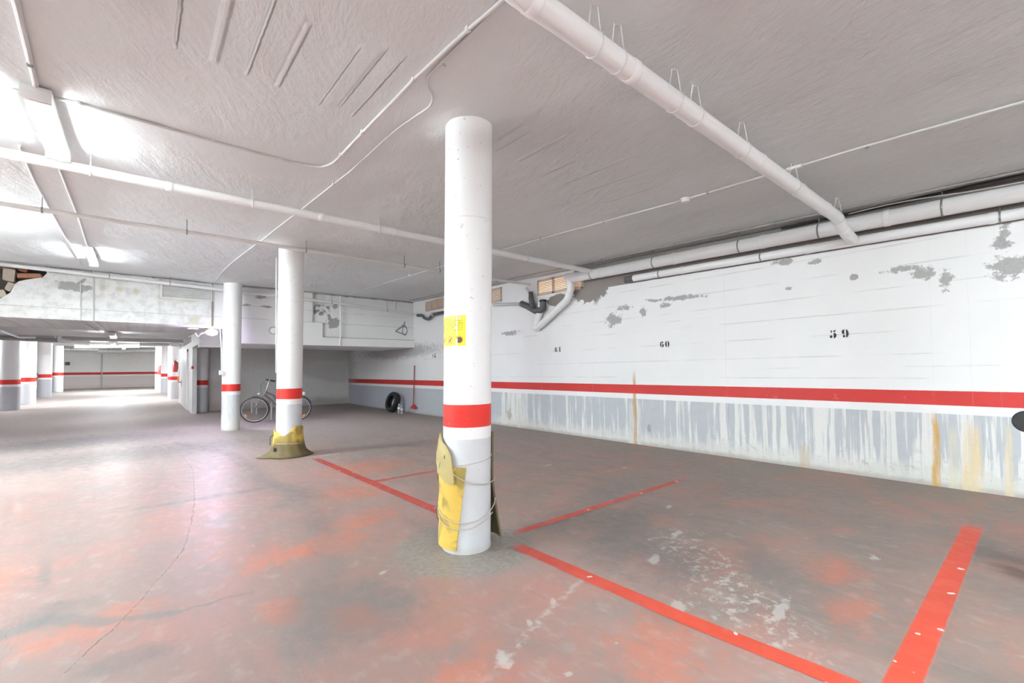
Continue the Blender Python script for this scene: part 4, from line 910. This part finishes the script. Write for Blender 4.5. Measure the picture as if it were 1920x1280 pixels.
addpatch([(-27, -24.6, 1.55, 1.693, 0.0036), (-31, -28, 1.60, 1.615, 0.0036), (-22, -17, 1.665, 1.685, 0.0036), (-28, -24, 1.48, 1.53, 0.0036)], 'peeling_tape', m_whiteplastic)
# small drilled holes in the near column
for i, (px, py) in enumerate(((859, 281), (859, 298), (895, 290), (895, 296), (884, 277), (901, 278), (923, 303), (918, 333))):
    d = ray(px, py); # hit the cylinder
    cc = Vector((c1.x+KX*2.6, c1.y+KY*2.6)); dd = Vector((d.x, d.y)); a = dd.dot(dd); bq = -2*dd.dot(cc); cq = cc.dot(cc)-(R1+0.0005)**2
    disc_ = bq*bq-4*a*cq
    if disc_ > 0:
        t_ = (-bq-sqrt(disc_))/(2*a); p = EYE+d*t_; nrm = Vector((p.x-cc.x, p.y-cc.y, 0)).normalized()
        b = B(); lathe(b, [(0.0065 if i % 3 else 0.004, 0.0), (0.003, 0.003)], 12, axis_m(p-nrm*0.002, nrm))
        tag(obj('wall_plug', b, m_dark), 'small dark plug hole near the top of the nearest column', 'plug', 'plug holes in the near column')

# ------------------------------------------------------------------ bicycle
F = FZ(477.5, 792); Rr = FZ(559, 787.5); F.z = Rr.z = 0
ang = atan2(Rr.y-F.y, Rr.x-F.x); bk = empty('bicycle', F, 'dark city bicycle with steel stem leaning behind the second column', 'bicycle', None, ang)
BM = Matrix.Translation(F) @ Matrix.Rotation(ang, 4, 'Z')
def bp(u, v, w=0.0): return BM @ Vector((u, w, v))
def btube(name, pts, r, mat, parent=bk, bend=0.04): b = B(); tube(b, smooth_path([bp(*p) for p in pts], bend), r, 10); return obj(name, b, mat, parent)
WR = 0.335; WB = 1.03
def wheel(u):
    M = BM @ Matrix.Translation((u, 0, WR)) @ Matrix.Rotation(pi/2, 4, 'X')
    b = B(); torus(b, WR-0.018, 0.018, M, 56, 10); wl = obj('wheel', b, m_black, bk)
    b = B(); lathe(b, [(WR-0.045, -0.011), (WR-0.03, -0.012), (WR-0.03, 0.012), (WR-0.045, 0.011)], 56, M, True); obj('rim', b, m_steel, wl)
    b = B(); lathe(b, [(0.018, -0.045), (0.03, -0.03), (0.03, 0.03), (0.018, 0.045)], 16, M); obj('hub', b, m_steel, wl)
    b = B()
    for k in range(24):
        a = 2*pi*k/24; s = 0.022 if k % 2 else -0.022; a2 = a+(0.35 if k % 4 < 2 else -0.35)
        tube(b, [M @ Vector((0.028*cos(a2), 0.028*sin(a2), s)), M @ Vector(((WR-0.04)*cos(a), (WR-0.04)*sin(a), 0))], 0.0012, 4)
    obj('spokes', b, m_steel, wl)
    b = B(); a = radians(215 if u < 0.5 else 305); box(b, (-0.04, -0.02, -0.008), (0.04, 0.02, 0.008), 0.006, M @ Matrix.Rotation(a, 4, 'Z') @ Matrix.Translation((WR-0.085, 0, 0)) @ Matrix.Rotation(pi/2, 4, 'Z')); obj('reflector', b, m_orange, wl)
wheel(0.0); wheel(WB)
b = B()
for pts in ([(0.255, 0.80), (0.42, 0.70), (0.60, 0.50), (0.66, 0.30)], [(0.225, 0.72), (0.36, 0.60), (0.52, 0.42), (0.64, 0.30)], [(0.65, 0.29), (0.80, 0.84)], [(0.65, 0.29, 0.03), (WB, WR, 0.06)], [(0.65, 0.29, -0.03), (WB, WR, -0.06)], [(0.77, 0.74, 0.02), (WB, WR, 0.06)], [(0.77, 0.74, -0.02), (WB, WR, -0.06)], [(0.27, 0.84), (0.205, 0.68)]):
    tube(b, [bp(*p) for p in pts], 0.021 if len(pts) < 3 or len(pts[0]) < 3 else 0.012, 10)
obj('frame', b, m_purple, bk)
b = B(); tube(b, smooth_path([bp(0.205, 0.69, 0.0), bp(0.17, 0.66, 0.05), bp(0.0, WR, 0.055)], 0.04), 0.011, 8); tube(b, smooth_path([bp(0.205, 0.69, 0.0), bp(0.17, 0.66, -0.05), bp(0.0, WR, -0.055)], 0.04), 0.011, 8); obj('fork', b, m_purple, bk)
btube('stem', [(0.255, 0.80), (0.325, 1.05), (0.30, 1.085)], 0.018, m_steel)
btube('handlebar', [(0.44, 1.08, -0.28), (0.34, 1.10, -0.24), (0.28, 1.09, -0.06), (0.28, 1.09, 0.06), (0.34, 1.10, 0.24), (0.44, 1.08, 0.28)], 0.011, m_steel)
for s in (-1, 1): btube('grip', [(0.36, 1.10, 0.255*s), (0.47, 1.075, 0.29*s)], 0.018, m_black)
btube('brake_lever', [(0.31, 1.09, 0.2), (0.24, 1.05, 0.22), (0.20, 1.03, 0.24)], 0.006, m_steel); btube('brake_cable', [(0.24, 1.08, 0.1), (0.14, 1.0, 0.08), (0.13, 0.85, 0.05), (0.18, 0.72, 0.02)], 0.004, m_black)
btube('bell', [(0.29, 1.10, -0.1), (0.29, 1.14, -0.1)], 0.03, m_black)
b = B(); box(b, (0.06, -0.03, 0.70), (0.12, 0.03, 0.77), 0.02, BM); obj('headlight', b, m_steel, bk)
def fender(u, a0, a1):
    b = B(); prev = None
    for k in range(21):
        a = radians(a0+(a1-a0)*k/20); ring = [b.verts.new(bp(u+(WR+0.02+0.0*w)*cos(a)-(abs(w)*0.3)*cos(a), WR+(WR+0.02)*sin(a)-(abs(w)*0.3)*sin(a), w)) for w in (-0.03, -0.015, 0, 0.015, 0.03)]
        if prev:
            for i in range(4): b.faces.new((prev[i], prev[i+1], ring[i+1], ring[i]))
        prev = ring
    o = obj('mudguard', b, m_black, bk); md = o.modifiers.new('t', 'SOLIDIFY'); md.thickness = 0.004
fender(0.0, 100, -12); fender(WB, 160, 22)
b = B(); lathe(b, [(0.02, -0.05), (0.05, -0.02), (0.065, 0.0), (0.05, 0.02), (0.02, 0.03)], 16, BM @ Matrix.Translation((0.82, 0, 0.90)) @ Matrix.Diagonal((2.0, 1.2, 0.7, 1))); obj('saddle', b, m_black, bk)
btube('seat_post', [(0.79, 0.80), (0.815, 0.89)], 0.012, m_steel)
btube('luggage_rack', [(0.80, 0.76, 0.05), (1.12, 0.76, 0.05), (1.12, 0.76, -0.05), (0.80, 0.76, -0.05)], 0.006, m_black); btube('rack_stay', [(1.08, 0.75, 0.06), (WB, WR, 0.07)], 0.004, m_steel)
b = B(); lathe(b, [(0.02, 0), (0.05, 0.02), (0.055, 0.05), (0.04, 0.08)], 16, BM @ Matrix.Translation((1.13, 0, 0.72)) @ Matrix.Rotation(pi/2, 4, 'Y')); obj('rear_light', b, m_whiteplastic, bk)
b = B(); lathe(b, [(0.085, -0.004), (0.09, -0.002), (0.09, 0.002), (0.085, 0.004)], 28, BM @ Matrix.Translation((0.65, -0.04, 0.29)) @ Matrix.Rotation(pi/2, 4, 'X')); ch = obj('chainwheel', b, m_steel, bk)
btube('crank', [(0.65, 0.29, -0.05), (0.73, 0.15, -0.06)], 0.009, m_steel); btube('crank', [(0.65, 0.29, 0.05), (0.57, 0.43, 0.06)], 0.009, m_steel)
for u, v, s in ((0.73, 0.15, -1), (0.57, 0.43, 1)):
    b = B(); box(b, (u-0.04, s*0.07, v-0.012), (u+0.04, s*0.15, v+0.012), 0.005, BM); obj('pedal', b, m_black, bk)

# parking barriers (steel hoops) behind the bicycle
def hoop(p, q, h, label):
    t = empty('parking_hoop', p, label, 'parking barrier')
    b = B(); tube(b, smooth_path([p, p+Vector((0, 0, h)), q+Vector((0, 0, h)), q], 0.1, 8), 0.022, 12); obj('hoop', b, m_grey_pipe, t)
    for s in (p, q):
        b = B(); box(b, s+Vector((-0.08, -0.06, 0)), s+Vector((0.08, 0.06, 0.012)), 0.003); obj('foot_plate', b, m_strap, t, False)
hoop(FZ(472, 774), FZ(481, 777), 0.40, 'low grey steel hoop seen through the front wheel of the bicycle')
p = FZ(509, 787); q = FZ(517, 787); hoop(p, q+Vector((0.03, 0, 0)), 0.50, 'grey steel hoop left edge of the second column, behind the bicycle frame')

# ------------------------------------------------------------------ tyre, bottles, broom, black dome
t = empty('car_tyre', (6.20, 13.38, 0), 'used black car tyre leaning upright against the wall', 'tyre')
TM = Matrix.Translation((6.20, 13.38, 0.325)) @ Matrix.Rotation(radians(4), 4, 'Z') @ Matrix.Rotation(radians(90+15), 4, 'Y')
prof = [(0.195, -0.085), (0.23, -0.105), (0.27, -0.108), (0.30, -0.095), (0.314, -0.07), (0.318, 0.0), (0.314, 0.07), (0.30, 0.095), (0.27, 0.108), (0.23, 0.105), (0.195, 0.085), (0.20, 0.07), (0.235, 0.085), (0.285, 0.075), (0.29, 0.0), (0.285, -0.075), (0.235, -0.085), (0.20, -0.07)]
b = B(); lathe(b, prof, 56, TM, True); obj('carcass', b, m_black, t)
b = B()
for k in range(44):
    for s in (-0.045, 0.0, 0.045):
        box(b, (-0.012, -0.020, -0.004), (0.012, 0.020, 0.006), 0, TM @ Matrix.Rotation(2*pi*(k+(0.5 if s else 0))/44, 4, 'Z') @ Matrix.Translation((0.317, 0, s)) @ Matrix.Rotation(pi/2, 4, 'Y') )
obj('tread', b, m_black, t, False)
def bottle(px, py, h, r, label):
    p = FZ(px, py); t = empty('plastic_bottle', p, label, 'bottle')
    b = B(); lathe(b, [(r*0.9, 0), (r, 0.01), (r, h*0.35), (r*0.92, h*0.42), (r, h*0.5), (r, h*0.68), (r*0.5, h*0.86), (r*0.33, h*0.9), (r*0.33, h*0.95)], 20, Matrix.Translation(p)); obj('body', b, m_bottle, t)
    b = B(); lathe(b, [(r*0.4, h*0.93), (r*0.4, h), (r*0.3, h+0.004)], 16, Matrix.Translation(p)); obj('cap', b, m_whiteplastic, t)
    b = B(); lathe(b, [(r*1.01, h*0.5), (r*1.015, h*0.52), (r*1.01, h*0.66)], 20, Matrix.Translation(p)); obj('label_band', b, m_whiteplastic, t)
bottle(748, 775.5, 0.30, 0.042, 'clear plastic bottle standing nearest the tyre'); bottle(753.5, 775.5, 0.24, 0.038, 'second plastic bottle, right of the bottle beside the tyre')
t = empty('broom', FX(776, 760, 6.5), 'red broom hanging upright on the wall at the corner', 'broom')
b = B(); tube(b, [FX(777, 685, 6.53), FX(775.3, 758, 6.50)], 0.016, 10); obj('handle', b, m_broom, t)
p = FX(775.5, 761, 6.5); b = B(); box(b, p+Vector((-0.03, -0.06, -0.01)), p+Vector((0.03, 0.06, 0.045)), 0.012); obj('brush_socket', b, m_redplastic, t)
b = B(); vs0 = []
for zz, hw, hd in ((0.0, 0.10, 0.03), (-0.05, 0.14, 0.038), (-0.08, 0.145, 0.04)):
    vs0.append([b.verts.new(p+Vector((sx*hd, sy*hw, zz-0.004*sy))) for sx, sy in ((-1, -1), (1, -1), (1, 1), (-1, 1))])
for a, c in zip(vs0, vs0[1:]):
    for k in range(4): b.faces.new((a[k], a[(k+1) % 4], c[(k+1) % 4], c[k]))
b.faces.new(vs0[0]); b.faces.new(vs0[-1][::-1]); bmesh.ops.recalc_face_normals(b, faces=b.faces); obj('bristles', b, m_redplastic, t, False)
# black rounded mirror cut by the right edge
p = FX(1927, 790, 4.0); t = empty('wing_mirror', p, 'rounded black mirror housing cut by the right edge of the frame', 'mirror')
dd = (EYE-p); dd.z = 0; dd.normalize()
b = B(); lathe(b, [(0.001, -0.05), (0.05, -0.042), (0.075, -0.015), (0.08, 0.01), (0.072, 0.03), (0.001, 0.032)], 32, axis_m(p, dd) @ Matrix.Diagonal((0.80, 0.80, 0.8, 1))); obj('housing', b, m_black, t)
b = B(); tube(b, smooth_path([p+Vector((0.02, -0.02, -0.03)), p+Vector((0.05, -0.22, -0.1)), p+Vector((0.06, -0.35, -0.2))], 0.05), 0.008, 8); obj('stalk', b, m_black, t)
q = p+Vector((0.06, -0.35, -0.2))
t = empty('parked_scooter', (q.x, q.y, 0), 'scooter parked outside the right edge, only its mirror reaching the frame', 'scooter')
b = B(); tube(b, smooth_path([(q.x-0.25, q.y+0.02, q.z-0.02), (q.x, q.y, q.z), (q.x+0.30, q.y-0.02, q.z)], 0.05), 0.014, 8); obj('handlebar', b, m_black, t)
b = B(); tube(b, smooth_path([(q.x, q.y, q.z), (q.x, q.y-0.12, 0.3), (q.x, q.y-0.5, 0.22), (q.x, q.y-0.75, 0.5), (q.x, q.y-1.1, 0.5)], 0.1), 0.07, 12); obj('body', b, m_redmetal, t)
for dy in (0.18, -1.0):
    b = B(); torus(b, 0.16, 0.045, Matrix.Translation((q.x, q.y+dy, 0.205)) @ Matrix.Rotation(pi/2, 4, 'Y'), 30, 8); obj('wheel', b, m_black, t)
b = B(); tube(b, [(q.x, q.y+0.0, 0.5), (q.x, q.y+0.18, 0.205)], 0.03, 8); obj('fork', b, m_steel, t)

# ------------------------------------------------------------------ things in the far part
def extinguisher(x, y, z, h, label):
    t = empty('fire_extinguisher', (x, y, z), label, 'fire extinguisher'); r = h*0.17
    b = B(); lathe(b, [(r*0.85, 0), (r, h*0.05), (r, h*0.68), (r*0.7, h*0.78), (r*0.3, h*0.83)], 20, Matrix.Translation((x, y, z))); obj('cylinder', b, m_redmetal, t)
    b = B(); box(b, (x-r*0.4, y-r*0.3, z+h*0.82), (x+r*0.4, y+r*0.3, z+h*0.9), 0.005); tube(b, [(x, y, z+h*0.88), (x+0.03, y-0.06, z+h)], 0.012, 6); obj('valve', b, m_dark, t)
    b = B(); tube(b, smooth_path([(x, y-r*0.3, z+h*0.85), (x+r, y-r*1.1, z+h*0.75), (x+r*0.9, y-r*1.05, z+h*0.2)], 0.05), 0.014, 8); obj('hose', b, m_black, t)
p = FY(328.5, 697, FZ(324.5, 749.5, 0.145).y-0.10); extinguisher(p.x, p.y, p.z, 0.56, 'larger fire extinguisher hanging on the narrow column beside the door partition')
p = FY(300.5, 702, FZ(298, 729, 0.42).y-0.10); extinguisher(p.x, p.y, p.z, 0.62, 'small distant fire extinguisher on the farthest right-hand column')
b = B(); p = FX(361, 689, 1.28); box(b, p+Vector((-0.03, -0.05, -0.045)), p+Vector((0.03, 0.05, 0.045)), 0.006); tag(obj('alarm_button', b, m_redmetal), 'small dark red alarm button beside the corner column', 'alarm button')
b = B(); tube(b, [(1.28, p.y, p.z+0.04), (1.28, p.y, 2.3)], 0.010, 6); tag(obj('drop_conduit', b, m_whiteplastic), 'white conduit rising from the alarm button to the partition top', 'conduit')
b = B(); p = FX(334, 711, 1.25); box(b, p+Vector((-0.02, -0.12, -0.12)), p+Vector((0.03, 0.12, 0.12)), 0.006); tag(obj('notice_plate', b, m_orange), 'small pale red plate at the far end of the door partition', 'sign')
b = B(); p = FY(127, 681.5, 38.52); box(b, p+Vector((-0.1, -0.05, -0.1)), p+Vector((0.1, 0.03, 0.1)), 0.01); tag(obj('electrical_box', b, m_dark), 'small dark electrical box on the far banded wall', 'electrical box')
p = FY(191, 700, 38.45); b = B(); tube(b, [(p.x, 38.45, 0.48), (p.x, 38.45, 2.63)], 0.03, 8); tag(obj('downpipe', b, m_grey_pipe), 'thin grey downpipe in the middle of the far banded wall', 'pipe')
pipe('low_duct_pipe', [FY(183, 657.5, 37.5), FY(291, 656.5, 37.5)], 0.12, m_offwhite_pipe, 'thick pale pipe along the top right of the far wall', seg=14, hangers=(0.5, 3.5), top=lambda q: 2.50+0.0222*max(0, q.y-15.2))
pipe('low_white_pipe', [FY(96, 654.3, 36.5), FY(185, 655.3, 36.5)], 0.05, m_white_pipe, 'thin white pipe crossing in front of the far columns', seg=10, hangers=(0.8, 3.0), top=lambda q: 2.50+0.0222*max(0, q.y-15.2))
pipe('elbow_pipe', [FY(109, 622, 21.4), FY(109, 636, 21.4), FY(118, 639, 21.4), FY(165, 643, 22.5)], 0.085, m_white_pipe, 'white elbow pipe dropping from the low ceiling at left and turning right', seg=14, bend=0.15)
pipe('low_white_pipe', [FY(140, 649, 27.0), FY(262, 648.5, 27.0)], 0.085, m_white_pipe, 'broad white pipe under the low ceiling before the far wall', seg=12, hangers=(0.6, 3.2), top=lambda q: 2.50+0.0222*max(0, q.y-15.2))
pipe('low_grey_pipe', [FY(0, 633, 21.3), FY(107, 638, 21.3)], 0.07, m_conduit_d, 'dark grey pipe across the heads of the left columns', seg=12, hangers=(0.6, 2.0), top=lambda q: 2.50+0.0222*max(0, q.y-15.2))
pipe('low_grey_pipe', [FY(262, 645, 25.0), FY(320, 646, 25.0), FY(345, 648, 24.5)], 0.07, m_conduit_d, 'dark pipe bundle over the right-hand far columns', seg=12, hangers=(0.5, 1.6), top=lambda q: 2.50+0.0222*max(0, q.y-15.2))
pipe('low_white_pipe', [FY(318, 645.5, 22.0), FY(334, 645.5, 22.0), FY(336, 637, 22.0)], 0.06, m_white_pipe, 'short white pipe elbow above the extinguisher column', seg=12, bend=0.1)
b = B(); p = FY(70, 632.5, 21.0); tube(b, [FY(0, 619.5, 17.5), FY(35, 632, 20.5), FY(66, 632.5, 20.8)], 0.03, 8); tag(obj('low_conduit', b, m_white_pipe), 'white conduit slanting over the leftmost columns', 'conduit')
q = FY(204, 639, 22.0); b = B(); lathe(b, [(0.11, 0.06), (0.11, 0.0), (0.08, -0.03), (0.001, -0.04)], 20, Matrix.Translation((q.x, q.y, 2.62))); tag(obj('smoke_detector', b, m_whiteplastic), 'white smoke detector under the low far ceiling right of the round lamp', 'smoke detector')
# white scooter and pale barrier between the left columns
p = FZ(99, 737.5, 0.30); ex = elev(p.y); t = empty('parked_scooter', (p.x-0.2, p.y, ex), 'small white scooter parked behind the third left column', 'scooter')
sx = p.x-0.22; sy = p.y
b = B(); tube(b, smooth_path([(sx+0.30, sy, ex+0.95), (sx+0.18, sy, ex+0.35), (sx-0.25, sy, ex+0.30), (sx-0.45, sy, ex+0.62), (sx-0.9, sy, ex+0.62)], 0.15), 0.13, 14); obj('body', b, m_whiteplastic, t)
b = B(); tube(b, [(sx+0.25, sy-0.3, ex+1.02), (sx+0.25, sy+0.3, ex+1.02)], 0.03, 8); tube(b, [(sx+0.30, sy-0.1, ex+0.75), (sx+0.45, sy-0.1, ex+0.72)], 0.06, 8); obj('handlebar', b, m_dark, t)
for k in (0.25, -0.8):
    b = B(); torus(b, 0.17, 0.06, Matrix.Translation((sx+k, sy, ex+0.23)) @ Matrix.Rotation(pi/2, 4, 'X'), 28, 8); obj('wheel', b, m_black, t)
b = B(); box(b, (sx-0.9, sy-0.14, ex+0.7), (sx-0.3, sy+0.14, ex+0.80), 0.03); obj('seat', b, m_dark, t)
p = FZ(66, 742, 0.25); q = FZ(84, 742, 0.25); ex = elev(p.y); t = empty('low_barrier', (p.x, p.y, ex), 'pale low bar barrier between the second and third left columns', 'barrier')
b = B(); tube(b, [(p.x-0.4, p.y, ex+0.38), (q.x, p.y, ex+0.38)], 0.06, 10); obj('bar', b, m_whiteplastic, t)
for xx in (p.x-0.2, q.x-0.2):
    b = B(); tube(b, [(xx, p.y, ex), (xx, p.y, ex+0.36)], 0.03, 8); obj('post', b, m_dark, t)
